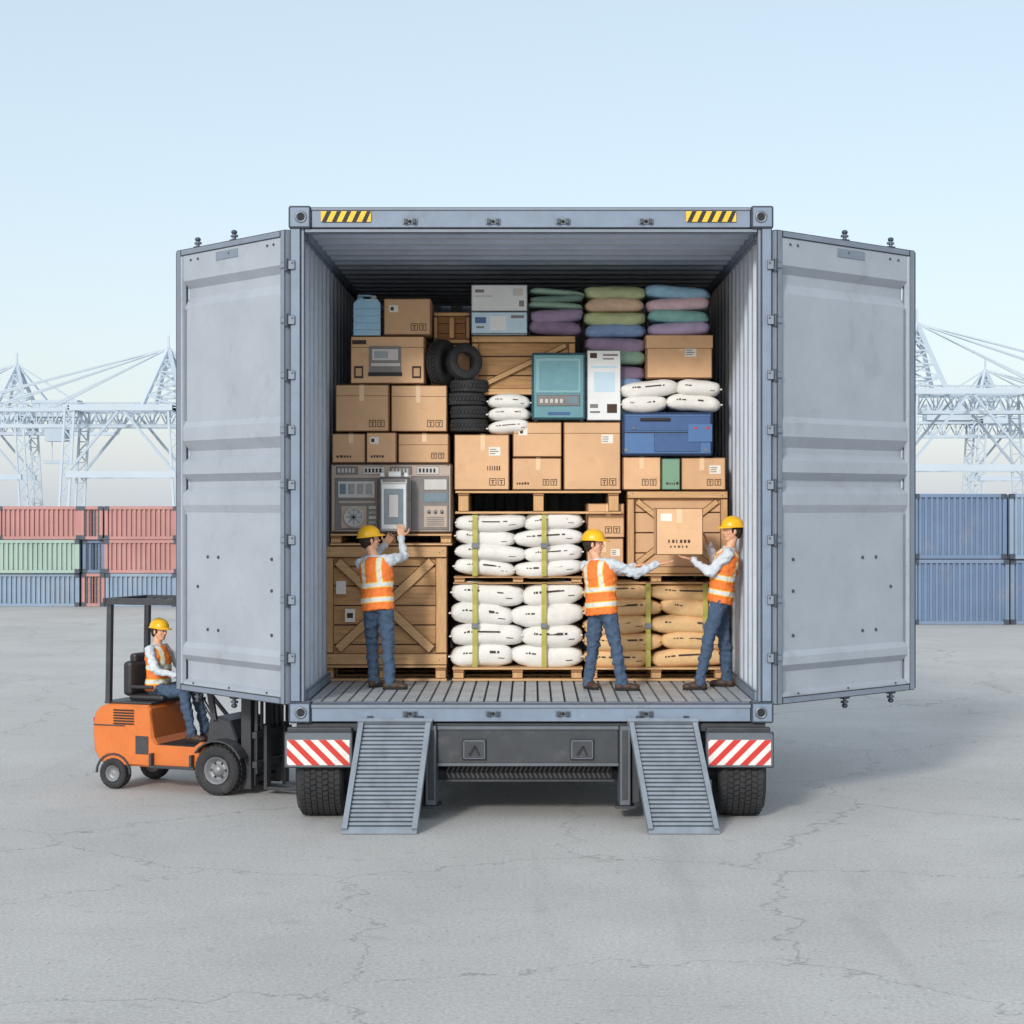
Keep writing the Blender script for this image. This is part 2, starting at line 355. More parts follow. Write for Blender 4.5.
def door(sgn, W, dx, dy, name):
    u = V((sgn*dx, dy, 0)).normalized()
    away = V((-sgn*u.y, abs(u.x), 0))
    H = V((sgn*2.462, -0.01, 0))
    M = Matrix(((u.x, away.x, 0, H.x), (u.y, away.y, 0, H.y), (0, 0, 1, 0), (0, 0, 0, 1)))
    d = MB(M)
    zt, zb = 5.905, 1.15
    d.box(0.0, .085, 0, .10, zb, zt, M_doorf, 0.010)
    d.box(W-.10, W, 0, .10, zb, zt, M_doorf, 0.010)
    d.box(W+.001, W+.045, .02, .075, zb+.01, zt-.01, M_blk, 0.01)
    d.box(W-.135, W-.102, -.006, .05, zb+.075, zt-.075, M_door, 0.006)
    d.box(.0865, W-.1015, 0, .10, zt-.07, zt, M_doorf, 0.010)
    d.box(.0865, W-.1015, 0, .10, zb, zb+.07, M_doorf, 0.010)
    Zp = lambda py: (820-py)/100
    prof = [(zt-.072, .012), (Zp(264), .012), (Zp(272), .085), (Zp(282), .085), (Zp(292), .035), (Zp(416), .035), (Zp(422), .005), (Zp(436), .005), (Zp(447), .088),
            (Zp(453), .088), (Zp(460), .005), (Zp(472), .005), (Zp(480), .088), (Zp(486), .088), (Zp(493), .005), (Zp(505), .005), (Zp(513), .04),
            (Zp(652), .04), (Zp(658), .005), (Zp(666), .005), (Zp(673), .07), (zb+.13, .07), (zb+.10, .012), (zb+.072, .012)]
    poly = [(q, p) for p, q in prof]+[(.095, zb+.072), (.095, zt-.072)]
    d.prism(poly, lambda p, a: (a, p[0], p[1]), .0865, W-.1365, M_door, caps=False)
    for a, b_ in ((.092, .112), (W-.165, W-.14)): d.box(a, b_, .030, .034, Zp(652), Zp(515), M_doorf); d.box(a, b_, .027, .0305, Zp(414), Zp(294), M_doorf)
    def bolt(uu, z, n0=.012, r=.019):
        d.cyl((uu, n0, z), (uu, n0-.012, z), r, r*.8, M_bolt, 10)
    for uu in (.22, .34, W*.5, W-.45, W-.3): bolt(uu, zt-.13, .012, .014)
    for uu in (.3, W*.62, W*.72): bolt(uu, Zp(560), .04); bolt(uu, Zp(637), .04)
    bolt(.3, Zp(592), .04); bolt(W-.4, Zp(592), .04)
    for uu in (.35, W*.5, W-.35): bolt(uu, zb+.095, .014, .012)
    d.box(W*.42, W*.62, .004, .0115, zt-.185, zt-.095, M_doorf, .004)
    for uu in (W*.54, W*.885):
        d.cyl((uu, .125, zb-.10), (uu, .125, zt+.09), .020, .020, M_steel, 12)
        for z, s in ((zt+.02, 1), (zb-.02, -1)):
            d.box(uu-.05, uu+.05, .095, .16, z-.012, z+.012, M_bolt, .005)
            d.box(uu-.036, uu+.036, .10, .155, z+s*.045-.014, z+s*.045+.014, M_steel, .006)
            d.ell((uu, .125, z+s*.085), (.034, .034, .026), M_bolt, None, 10, 6)
    for z in HZ: d.box(-.035, .07, -.012, -.0005, z-.03, z+.03, M_doorf, .004)
    return d.obj(name, cont)
door(-1, 2.17, 1.38, 1.67, 'door_leaf')
door(1, 2.38, 1.70, 1.67, 'door_leaf_second')

# ------------------------------------------------------------------ tyres
def tyre(mb, cpos, axis, Rr, Wd, Ri, n=44, tread=4, mat_=None, bl=.018):
    mat_ = mat_ or M_rub
    h = Wd/2; k = (Rr-Ri)
    prof = [(-h*.72, Ri), (-h*.9, Ri+k*.12), (-h, Ri+k*.45), (-h*.94, Ri+k*.8), (-h*.82, Rr-bl*.9), (-h*.5, Rr-bl), (h*.5, Rr-bl), (h*.82, Rr-bl*.9),
            (h*.94, Ri+k*.8), (h, Ri+k*.45), (h*.9, Ri+k*.12), (h*.72, Ri), (-h*.72, Ri)]
    mb.lathe(prof, cpos, axis, mat_, n)
    mb.lathe([(-h*.99, Ri+k*.55), (-h*1.03, Ri+k*.6), (-h*.99, Ri+k*.65)], cpos, axis, mat_, n)
    mb.lathe([(h*.99, Ri+k*.55), (h*1.03, Ri+k*.6), (h*.99, Ri+k*.65)], cpos, axis, mat_, n)
    c0 = V(cpos); d = V(axis).normalized(); a = d.orthogonal().normalized(); b2 = d.cross(a)
    wcol = 2*h*.88/tread
    for i in range(n):
        for j in range(tread):
            t = 2*math.pi*(i+(.5 if j % 2 else 0))/n
            e = a*math.cos(t)+b2*math.sin(t); tg = -a*math.sin(t)+b2*math.cos(t)
            hh = -h*.88+wcol*(j+.5); sk = (1 if j % 2 else -1)*.3
            wd = 2*math.pi*Rr/n*.36
            vs = []
            for rr in (Rr-bl*1.4, Rr):
                for (q, r_) in ((-1,-1),(1,-1),(1,1),(-1,1)):
                    vs.append(c0+d*(hh+q*wcol*.42)+e*(rr-(.008 if j in (0, tread-1) else 0))+tg*(r_*wd+q*sk*wd))
            mb.raw(vs, [(0,1,2,3),(7,6,5,4),(0,4,5,1),(1,5,6,2),(2,6,7,3),(3,7,4,0)], mat_)

# ------------------------------------------------------------------ trailer
tr = empty('semi_trailer')
t = MB()
for sx in (-.55, .55):
    t.box(sx-.07, sx+.07, .22, 8.0, .93, .972, M_chas); t.box(sx-.02, sx+.02, .22, 8.0, .62, .929, M_chas); t.box(sx-.07, sx+.07, .22, 8.0, .58, .619, M_chas)
for i in range(12):
    t.box(-2.2, 2.2, .5+i*.62, .58+i*.62, .90, .928, M_chas)
t.box(-2.35, 2.35, .04, .14, .88, .966, M_chas, .008)
t.box(-.938, .878, .03, .18, .53, .945, M_chas, .012)
t.box(-.938, .878, .012, .0295, .90, .94, M_chas2, .004)
t.box(-.938, .878, .012, .0295, .535, .57, M_chas2, .004)
for xc, s_ in ((-1.0, -1), (.94, 1)):
    t.box(xc-.06, xc+.06, -.01, .35, .14, .95, M_chas2, .012); t.box(xc-.03, xc+.03, -.014, -.0105, .2, .9, M_chas, .003)
    t.box(xc+s_*.11-.04, xc+s_*.11+.04, .05, .30, .16, .93, M_chas, .01)
    t.box(xc-.10, xc+.10, -.02, .36, .115, .139, M_chas, .006)
for x in (-.57, .51):
    t.box(x-.12, x+.12, -.002, .0295, .60, .81, M_chas2, .012); t.box(x-.095, x+.095, -.010, -.0025, .625, .785, M_chas, .006)
    t.beam((x-.05, -.018, .65), (x+.01, -.018, .74), .018, M_blk); t.beam((x+.01, -.018, .74), (x+.05, -.018, .65), .018, M_blk)
    for a in (-.105, .105):
        for q in (.615, .795): t.cyl((x+a, -.008, q), (x+a, .0, q), .008, .008, M_bolt, 8)
for x in (-.85, -.3, 0, .25, .8): t.cyl((x, .02, .86), (x, .03, .86), .012, .012, M_bolt, 8)
t.cyl((-1.9, .42, .42), (1.9, .42, .42), .075, .075, M_chas, 16)
t.box(-.86, .82, .22, .26, .38, .525, M_rubd)
for i in range(34):
    for k in range(2):
        a = -.85+i*.049; t.beam((a+(0 if k else .03), .212, .39+k*.068), (a+(.03 if k else 0), .212, .448+k*.068), .018, M_chas)
t.box(-.88, .84, .19, .27, .526, .545, M_chas, .004); t.box(-.88, .84, .19, .27, .355, .378, M_chas, .004)
for sx in (-1, 1):
    for yy in (4.6, 5.7):
        tyre(t, (sx*2.05, yy, .42), (1,0,0), .42, .40, .24, 30, 4)
        t.lathe([(-.12, .24), (-.12, .05), (-.16, .05), (-.16, 0)], (sx*2.05, yy, .42), (-sx,0,0), M_hub, 24)
t.cyl((-2.0, 4.6, .42), (2.0, 4.6, .42), .07, .07, M_chas); t.cyl((-2.0, 5.7, .42), (2.0, 5.7, .42), .07, .07, M_chas)
t.obj('chassis', tr)
for sx in (-1, 1):
    t = MB(); tyre(t, (sx*2.11, .35, .43), (1,0,0), .43, .47, .25, 46, 7)
    t.lathe([(-.14, .25), (-.12, .20), (-.05, .18), (-.05, .08), (-.18, .07), (-.18, 0)], (sx*2.11, .35, .43), (-sx,0,0), M_hub, 24)
    t.lathe([(.0, .25), (.0, 0)], (sx*2.11, .35, .43), (-sx,0,0), M_chas, 24)
    t.obj('wheel', tr)
    x0 = -2.45 if sx < 0 else 1.73; x1 = x0+.68
    t = MB(); t.box(x0, x1, -.16, -.13, .54, .90, M_chas2, .012)
    t.box(x0+.02, x1-.02, -.05, .035, .80, .93, M_chas, .01)
    t.box(x0+.1, x0+.16, -.129, -.051, .58, .86, M_chas); t.box(x1-.16, x1-.10, -.129, -.051, .58, .86, M_chas)
    t.box(x0+.03, x1-.03, -.166, -.1605, .57, .82, M_wht)
    for a in (x0+.015, x1-.015):
        for q in (.56, .88): t.cyl((a, -.166, q), (a, -.159, q), .008, .008, M_bolt, 8)
    xa, xb = x0+.03, x1-.03; za, zb_ = .57, .82; p = .155
    for i in range(-2, 7):
        a = xa+i*p
        poly = [(a, zb_), (a+p*.5, zb_), (a+p*.5+.25, za), (a+.25, za)] if sx < 0 else [(a, za), (a+p*.5, za), (a+p*.5+.25, zb_), (a+.25, zb_)]
        def clip(P, lim, keep):
            out = []
            for k in range(len(P)):
                A, B = P[k], P[(k+1) % len(P)]; ia = keep(A[0]); ib = keep(B[0])
                if ia: out.append(A)
                if ia != ib:
                    tt = (lim-A[0])/(B[0]-A[0]); out.append((lim, A[1]+(B[1]-A[1])*tt))
            return out
        poly = clip(poly, xa, lambda x: x >= xa)
        if len(poly) > 2: poly = clip(poly, xb, lambda x: x <= xb)
        if len(poly) > 2: t.raw([(px, -.169, pz) for px, pz in poly], [list(range(len(poly)))], M_red)
    t.obj('marker_board', tr)
M_ramp = mat('ramp_steel', rgb(136,145,156), .5, .15, 6, .18, .1, 40, dirt=rgb(95,92,88), dscale=5, damt=.45)
M_rampd = mat('ramp_deck', rgb(70,76,84), .6, .1, 6, .18)
def ramp(x0, x1, xs):
    m = MB(); ya, za, yb, zb_ = -.03, .955, -.86, .03
    def P(u, f, o=0.0):
        return V((x0+(x1-x0)*u+xs*f, ya+(yb-ya)*f-o*.744, za+(zb_-za)*f+o*.668))
    def slab(u0, u1, f0, f1, o0, o1, mt):
        vs = [P(u, f, o) for u in (u0, u1) for f in (f0, f1) for o in (o0, o1)]
        m.raw(vs, [(0,1,3,2),(4,6,7,5),(0,4,5,1),(2,3,7,6),(0,2,6,4),(1,5,7,3)], mt)
    slab(0, .07, 0, 1, -.05, .045, M_ramp); slab(.93, 1, 0, 1, -.05, .045, M_ramp)
    slab(.072, .928, 0, 1, -.035, -.022, M_rampd)
    n = 25
    for i in range(n): slab(.074, .926, (i+.16)/n, (i+.76)/n, -.020, .008, M_ramp)
    slab(.0, 1, .985, 1.03, -.02, .012, M_ramp); slab(-.02, 1.02, -.03, .0, -.03, .06, M_ramp)
    for u in (.15, .85): slab(u-.04, u+.04, -.06, -.031, -.0, .05, M_bolt)
    return m.obj('loading_ramp')
ramp(-1.72, -1.00, -.09); ramp(.98, 1.66, .14)

# ------------------------------------------------------------------ cargo
YC = 2.5
X = lambda px: (px-531)/88.9
Z = lambda py: 3.15+(505-py)/88.9
def marks(m, x0, x1, z0, z1, y, kind):
    W_, H_ = x1-x0, z1-z0; e = .0022
    def r(a, b_, c_, d_, mt, k=0): m.box(a, b_, y-e-k*.002, y-.0003-k*.002, c_, d_, mt)
    if 'q' in kind:
        s = min(.08, H_*.2)
        for i in range(2):
            a = x1-.05-s*(i+1)-.015*i; b0 = z0+.05
            r(a, a+s, b0, b0+.008, M_print); r(a, a+s, b0+s-.008, b0+s, M_print); r(a, a+.008, b0+.009, b0+s-.009, M_print); r(a+s-.008, a+s, b0+.009, b0+s-.009, M_print)
            r(a+s*.42, a+s*.58, b0+.014, b0+s*.55, M_print); r(a+s*.25, a+s*.75, b0+s*.62, b0+s*.75, M_print)
    if 'b' in kind:
        a = x0+.05
        for i in range(5):
            ww = R(.014, .032); r(a, a+ww, z0+.06, z0+.06+R(.018,.03), M_print); a += ww+.010
    if 'l' in kind:
        a = x0+W_*R(.58, .7); b0 = z1-min(.24, H_*.5); ww = min(.13, W_*.25); hh = ww*.75
        r(a, a+ww, b0, b0+hh, M_label)
        for i in range(3): r(a+.01, a+ww*R(.5, .9), b0+hh*(.2+.25*i), b0+hh*(.2+.25*i)+.007, M_print, 1.2)
    if 'm' in kind:
        a = x0+W_*.12; b0 = z1-H_*.38; r(a, a+.10, b0, b0+.08, M_label); r(a+.015, a+.05, b0+.02, b0+.06, M_print, 1.2)
    if 'B' in kind:
        b0 = z0+H_*.35
        for i in range(6): r(x0+W_*.6+i*.026, x0+W_*.6+i*.026+R(.008,.018), b0, b0+.05, M_print)
def cbox(p0, q0, p1, q1, dy=0.0, depth=.8, kind='tql', name='cardboard_box', m_=None):
    x0, x1, z1, z0 = X(p0)+.005, X(p1)-.005, Z(q0)-.004, Z(q1)+.001
    y = YC+dy; cxm = (x0+x1)/2; yaw = R(-.014, .014)
    M = Matrix.Translation((cxm, y+depth/2, 0)) @ Matrix.Rotation(yaw, 4, 'Z') @ Matrix.Translation((-cxm, -y-depth/2, 0))
    m = MB(M); m_ = m_ or M_card
    m.box(x0, x1, y, y+depth, z0, z1, m_, .011)
    e = .003
    if 't' in kind:
        c_ = cxm+R(-.03, .03); tw = .026; H_ = z1-z0
        m.box(c_-tw, c_+tw, y-e, y-.0004, z1-H_*R(.28,.40), z1-.010, M_tape)
        m.box(c_-tw, c_+tw, y+.01, y+depth-.01, z1+.0004, z1+.003, M_tape)
        m.box(c_-.0015, c_+.0015, y+.01, y+depth-.01, z1+.0032, z1+.004, M_cardd)
    if 'h' in kind: m.box(x0+.01, x1-.01, y-.0015, y-.0003, z1-.13, z1-.124, M_cardd)
    if 'F' in kind:
        m.box(x0-.008, x1+.008, y-.009, y+depth, z1-.15, z1+.004, m_, .006)
    marks(m, x0, x1, z0, z1, y, kind)
    return m.obj(name)
def pallet(p0, q0, p1, q1, dy=-.03, depth=1.3, name='wooden_pallet'):
    x0, x1, z1, z0 = X(p0), X(p1), Z(q0), Z(q1)
    y = YC+dy; m = MB(); h = z1-z0; bt = min(.03, h*.2)
    n = max(3, int(depth/.16))
    for i in range(n):
        a = y+i*depth/n; m.box(x0+R(0,.01), x1-R(0,.01), a, a+depth/n-.03, z1-bt, z1-.001, M_woodh, .004)
    for k in range(3):
        c_ = x0+(x1-x0)*(.05+.45*k); wd = .12
        for a in (y+.01, y+depth*.45, y+depth-.15):
            m.box(c_-wd/2, c_+wd/2, a, a+.12, z0+bt+.001, z1-bt*1.9, M_wood, .006)
        m.box(c_-wd/2, c_+wd/2, y+.012, y+depth-.02, z1-bt*1.88, z1-bt-.001, M_woodd, .003)
    for a in (y, y+depth*.45, y+depth-.14):
        m.box(x0, x1, a, a+.1, z0+.001, z0+bt, M_woodh, .004)
    return m.obj(name)
def crate(p0, q0, p1, q1, dy=0, depth=1.1, style='X', fw=.09, fill=None):
    x0, x1, z1, z0 = X(p0), X(p1), Z(q0), Z(q1); y = YC+dy; m = MB()
    fill = fill or M_woodp
    npl = max(3, int((z1-z0)/.20)); h = (z1-z0-.02)/npl
    m.box(x0+.02, x1-.02, y+.08, y+depth-.01, z0+.02, z1-.02, M_dark)
    for i in range(npl):
        m.box(x0+.012, x1-.012, y+.062+R(0,.006), y+depth, z0+.01+i*h, z0+.01+(i+1)*h-.006, fill, .006)
    t_ = .058
    m.box(x0, x1, y, y+t_, z1-fw, z1, M_woodh, .009); m.box(x0, x1, y, y+t_, z0, z0+fw, M_woodh, .009)
    for a, b_ in ((x0, x0+fw), (x1-fw, x1)): m.box(a, b_, y+.003, y+t_+.001, z0+fw+.003, z1-fw-.003, M_wood, .009)
    def diag(xa, za, xb, zb_, yy, th):
        d = V((xb-xa, 0, zb_-za)); ln = d.length; ang = math.atan2(d.z, d.x)
        Md = Matrix.Translation((xa, yy, za)) @ Matrix.Rotation(-ang, 4, 'Y')
        m.box(0, ln, 0, th, -fw*.42, fw*.42, M_woodh, .009, M=Md)
    ia, ib, ja, jb = x0+fw, x1-fw, z0+fw, z1-fw; k = fw*.30
    if style == 'X':
        diag(ia+k, ja+k, ib-k, jb-k, y+.034, .026); diag(ia+k, jb-k, ib-k, ja+k, y+.006, .026)
    if style == '/': diag(ia+k, ja+k, ib-k, jb-k, y+.02, .035)
    for a in (x0+fw*.5, x1-fw*.5):
        for b_ in (z0+fw*.5, z1-fw*.5):
            for dd in (-.02, .02): m.cyl((a+dd, y-.003, b_+dd*.5), (a+dd, y, b_+dd*.5), .006, .006, M_dark, 6)
    return m, (x0, x1, z0, z1, y)
sp = lambda v, e: math.copysign(abs(v)**e, v)
def sack(m, cx, cy, cz, wd, dp, h, mt, seed, mark=None, e2=.32, amp=.014, tilt=0.0, e1=.50, taper=.14, stitch=True):
    off = V((seed*3.1, seed*1.7, seed*.9))
    def P(u, v, o=0.0):
        cu, su = sp(math.cos(u), e2), sp(math.sin(u), e2); cv, sv = sp(math.cos(v), e1), sp(math.sin(v), .78)
        x, y, z = wd/2*cu*cv, dp/2*su*cv, h/2*sv
        k = abs(cu)**6
        z *= 1-taper*k
        nn = noise.noise(V((x*4, y*4, z*6))+off)*amp*1.7 + noise.noise(V((x*12, y*12, z*17))+off)*amp*.9
        nn += math.sin(z*70+seed)*.005*k
        r = V((x, y, z)); d = r.normalized() if r.length > 0 else V((0,0,1))
        r += d*(nn+o); r.z += tilt*x + .018*math.sin(x*5+seed)
        return V((cx, cy, cz))+r
    nu, nv = 48, 14; vs = []
    for j in range(nv+1):
        for i in range(nu): vs.append(P(2*math.pi*i/nu, -math.pi/2+math.pi*j/nv))
    m.raw(vs, [(j*nu+i, j*nu+(i+1) % nu, (j+1)*nu+(i+1) % nu, (j+1)*nu+i) for j in range(nv) for i in range(nu)], mt, True)
    if stitch:
        for s_ in (-1, 1):
            a = P(0 if s_ > 0 else math.pi, 0)
            m.box(a.x-.014, a.x+.014, cy-dp*.42, cy+dp*.42, a.z-.008, a.z+.008, mt, .006)
    if mark:
        k = random.randint(3, 5); a = -math.pi/2-.22
        for i in range(k):
            da = .055+random.random()*.03; hh = .04+random.random()*.04
            q = [P(a, .10, .003), P(a+da*.7, .10, .003), P(a+da*.7, .10+hh*2, .003), P(a, .10+hh*2, .003)]
            m.raw(q, [(0,1,2,3)], mark); a += da
        if random.random() < .7:
            q = [P(-math.pi/2+.12, -.16, .003), P(-math.pi/2+.34, -.16, .003), P(-math.pi/2+.34, -.10, .003), P(-math.pi/2+.12, -.10, .003)]
            m.raw(q, [(0,1,2,3)], mark)
def sackpile(name, p0, q0, p1, q1, rows, cols, mt, mark, depth=.5, layers=2, dy=0, straps=(), seed=0):
    x0, x1, z1, z0 = X(p0), X(p1), Z(q0), Z(q1); m = MB(); h = (z1-z0)/rows; wd = (x1-x0)/cols
    for r in range(rows):
        for c_ in range(cols):
            for l in range(layers):
                jit = R(-.025, .025)
                sh = (.07 if r % 2 else -.05)
                if cols > 1: ww = wd*1.04+(sh if c_ == 0 else -sh); cx = x0+wd*(c_+.5)+sh*.5
                else: ww = wd*R(.96, 1.03); cx = x0+wd/2+jit*.5
                sack(m, cx, YC+dy+depth*(l+.5)+jit, z0+h*(r+.5), ww, depth*1.08, h*1.22, mt, seed+r*7+c_*3+l, mark if l == 0 else None, tilt=R(-.035, .035))
    for s_ in straps:
        xs = X(s_); n = rows*6; pr = []
        for i in range(n+1):
            z = z0+(z1-z0)*i/n; pr.append((YC+dy-.056-.010*abs(math.sin(math.pi*i/6)), z))
        vs = []
        for (y, z) in pr: vs += [(xs-.028, y, z), (xs+.028, y, z)]
        m.raw(vs, [(2*i, 2*i+1, 2*i+3, 2*i+2) for i in range(n)], M_strap)
        m.box(xs-.028, xs+.028, YC+dy-.05, YC+dy+depth*layers, z1+.012, z1+.018, M_strap)
        m.box(xs-.036, xs+.036, YC+dy-.088, YC+dy-.069, z0+(z1-z0)*.5-.03, z0+(z1-z0)*.5+.03, M_steel, .004)
    return m.obj(name)

pallet(322, 665, 447, 681, depth=1.3)
m, e = crate(322, 546, 447, 665, style='X', fw=.13, depth=1.2)
m.box(X(336), X(346), YC-.002, YC+.002, Z(594), Z(581), M_label); m.box(X(345), X(355), YC-.002, YC+.06, Z(622), Z(609), M_label); m.box(X(347), X(353), YC-.004, YC-.0025, Z(618), Z(613), M_print)
m.obj('wooden_crate')
pallet(452, 667, 583, 681)
sackpile('white_sack_stack', 452, 584, 582, 667, 4, 2, M_sackw, M_print, straps=(475, 544), seed=1, dy=.02)
pallet(453, 576.5, 583, 584, dy=-.0, depth=1.1)
sackpile('white_sack_stack', 456, 515, 582, 576, 4, 2, M_sackw, M_print, straps=(475, 544), seed=40, dy=.02)
pallet(585, 667, 727, 681)
sackpile('tan_sack_stack', 585, 584, 727, 667, 5, 2, M_sackt, M_print, straps=(648, 705), seed=80, dy=.02)
pallet(585, 574, 727, 584)
m, e = crate(627, 491, 728, 574, style='X', fw=.085, depth=1.0, fill=M_card)
m.obj('wooden_crate')
cbox(587, 503, 625, 538, .12, .8, 'thq'); cbox(587, 538, 625, 574, .10, .8, 'tlb')
pallet(330, 533.5, 452, 545.5)
def flat(m, p0, q0, p1, q1, y, mt, t_=.012, bev=.004): m.box(X(p0), X(p1), y-t_, y, Z(q1), Z(q0), mt, bev)
m = MB(); y = YC
m.box(X(330), X(452), y, y+.9, Z(533), Z(463.5), M_mach, .02)
flat(m, 335, 478, 378, 530, y, M_machd, .01); flat(m, 338, 481, 375, 498, y-.0105, M_machl, .008)
for i in range(4): flat(m, 340+i*8.6, 484, 346+i*8.6, 494, y-.019, M_screen, .006)
flat(m, 339, 501, 375, 503, y-.0105, M_mach, .004)
flat(m, 341, 505.5, 367, 528.5, y-.0105, M_mach, .008)
m.lathe([(0, .115), (-.02, .115), (-.025, .10), (-.008, .09), (-.006, .03), (-.02, .025), (-.02, 0)], (X(354), y-.019, Z(517)), (0,1,0), M_machl, 28)
for k in range(8):
    a = k*math.pi/4; m.beam((X(354), y-.035, Z(517)), (X(354)+.09*math.cos(a), y-.035, Z(517)+.09*math.sin(a)), .008, M_steel)
flat(m, 411, 476, 449, 530, y, M_machd, .01); flat(m, 424, 479, 447, 490, y-.0105, M_machl, .008); flat(m, 424, 493, 447, 502, y-.0105, M_screen, .006)
flat(m, 424, 506, 447, 527, y-.0105, M_mach, .006)
for i in range(3): m.lathe([(0,.022),(-.015,.018),(-.015,0)], (X(429+i*6.5), y-.017, Z(512)), (0,1,0), M_steel, 12)
for i in range(4): flat(m, 336+i*27, 466.5, 358+i*27, 474.5, y, M_machl if i % 2 else M_machd, .008)
for i in range(4):
    for j in range(5): flat(m, 338+i*27+j*3.6, 468.5, 340+i*27+j*3.6, 472.5, y-.0085, M_blk if i % 2 else M_machl, .003, 0)
for i in range(5): flat(m, 427, 517+i*1.9, 444, 517.9+i*1.9, y-.0165, M_machd, .003, 0)
for i in range(4): flat(m, 369, 506+i*5, 376, 509+i*5, y-.0105, M_screen if i % 2 else M_machl, .005, 0)
for a in (334, 381, 448):
    for q in (465.5, 531): m.cyl((X(a), y-.006, Z(q)), (X(a), y, Z(q)), .008, .008, M_bolt, 8)
m.obj('industrial_control_unit')
m = MB(); yy = 2.22
m.box(X(380), X(411), yy, 2.460, Z(533), Z(477), M_machl, .03)
m.box(X(383), X(408), yy-.012, yy, Z(529), Z(484), M_white, .012)
m.box(X(386), X(405), yy-.020, yy-.0125, Z(524), Z(489), M_screen, .006)
m.box(X(391), X(400), yy-.028, yy-.0205, Z(517), Z(495), M_machl, .006)
m.box(X(384), X(407), yy-.008, yy-.0005, Z(482), Z(479), M_machd, .003)
for a in (382, 406): m.cyl((X(a+1.5), yy+.05, Z(477)), (X(a+1.5), yy+.05, Z(473)), .03, .025, M_white, 12)
m.cyl((X(390), yy+.1, Z(475)), (X(402), yy+.1, Z(475)), .04, .04, M_white, 14)
m.obj('glass_door_appliance')
cbox(331, 433, 365.5, 463, .03, .8, 'tb'); cbox(366, 432, 397, 463, .0, .8, 'bm'); cbox(397.5, 433, 449, 463, .05, .8, 'tqh')
cbox(335, 384, 389.5, 431.5, .02, .9, 'tqh'); cbox(390, 384.5, 447, 431.5, .06, .9, 'tqh')
def printer_box():
    o = cbox(350, 335.5, 425, 383.5, .03, .8, 'h')
    m = MB(); y = YC+.024
    for a in (354, 412):
        flat(m, a, 366, a+9, 378, y-.001, M_print, .002, 0); flat(m, a+1.5, 368, a+7.5, 376, y-.0032, M_card, .001, 0)
    flat(m, 369, 346, 401, 372, y-.001, M_machd, .003, 0); flat(m, 372, 349, 398, 360, y-.0045, M_machl, .001, 0); flat(m, 374, 351, 388, 358, y-.006, M_screen, .001, 0)
    flat(m, 371, 363, 400, 366, y-.0045, M_machl, .001, 0); flat(m, 368, 372, 402, 376, y-.001, M_blk, .003, 0)
    flat(m, 352, 340, 366, 344, y-.001, M_print, .001, 0)
    p = m.obj('printed_picture'); p.parent = o
printer_box()
m = MB(); cx, y = X(366.5), YC+.20
m.prism([(X(353), Z(335)), (X(380), Z(335)), (X(380), Z(303)), (X(377), Z(298.5)), (X(357), Z(298.5)), (X(353), Z(303))], lambda p, a: (p[0], a, p[1]), y-.14, y+.14, M_ltblue)
for q in (308, 315, 322, 329): m.box(X(352.4), X(380.6), y-.146, y+.146, Z(q+1.6), Z(q), M_ltblue, .006)
m.cyl((cx+.06, y, Z(298.5)), (cx+.06, y, Z(294)), .035, .035, M_white, 16)
m.box(X(356), X(362), y-.02, y+.02, Z(298.5), Z(295), M_ltblue, .008); m.box(X(356), X(370), y-.02, y+.02, Z(295), Z(293), M_ltblue, .006)
m.obj('water_jug')
cbox(383, 298, 431, 335, .0, .8, 'mq')
m, e = crate(432, 309, 469, 341, dy=.35, style='', fw=.05, depth=.6, fill=M_woodd)
m.box((e[0]+e[1])/2-.03, (e[0]+e[1])/2+.03, e[4]-.003, e[4]+.02, e[2]+.06, e[3]-.06, M_wood, .004)
m.obj('wooden_crate')
cbox(428, 341, 470, 384, .42, .5, 'h')
for i in range(4):
    m = MB(); q = 431.5-i*13.2; tyre(m, (X(467)+R(-.02,.02), YC+.24, Z(q-6.6)), (0,0,1), .222, .145, .11, 32, 3, bl=.014); m.obj('car_tyre')
m = MB(); tyre(m, (X(441), YC+.22, Z(361)), V((.9, -.42, .0)), .26, .16, .13, 34, 4, bl=.014); m.obj('car_tyre')
m = MB(); tyre(m, (X(464), YC+.08, Z(361.5)), V((.42, -1, .12)), .205, .15, .105, 34, 4, bl=.014); m.obj('car_tyre')
cbox(454, 434, 510, 490, .0, .9, 'tBql'); cbox(512, 421.5, 562, 457, .04, .9, 'hm'); cbox(512, 457.5, 562, 490, .0, .9, 'tqb')
cbox(563, 421.5, 621, 490, .03, .9, 'hlq')
cbox(622, 456.5, 661, 490, .03, .9, 'tq'); cbox(661.5, 458, 681, 490, .0, .8, 'b', name='green_carton', m_=M_green); cbox(681.5, 457, 727, 490, .06, .9, 'tlq')
pallet(455, 490.5, 622, 514, dy=.02, depth=1.0)
m, e = crate(471, 334, 576, 394, dy=.22, style='/', fw=.08, depth=.7); m.obj('wooden_crate')
cbox(486, 394, 530, 421, .6, .5, 'h')
sackpile('white_sack_stack', 486, 396, 531, 433.5, 3, 1, M_sackw, M_print, depth=.42, layers=1, seed=120, dy=.02)
m = MB(); y = YC+.0
m.box(X(531.5), X(586), y, y+.45, Z(420), Z(352.5), M_teal, .03)
m.box(X(536), X(581), y-.012, y, Z(393), Z(358), M_teall, .012); m.box(X(539), X(578), y-.016, y-.0125, Z(390), Z(361), M_teal, .003)
m.box(X(537), X(580), y-.01, y, Z(406), Z(395), M_machd, .005)
for i in range(5): m.box(X(540+i*5), X(543+i*5), y-.016, y-.0105, Z(403), Z(399), M_machl, .002)
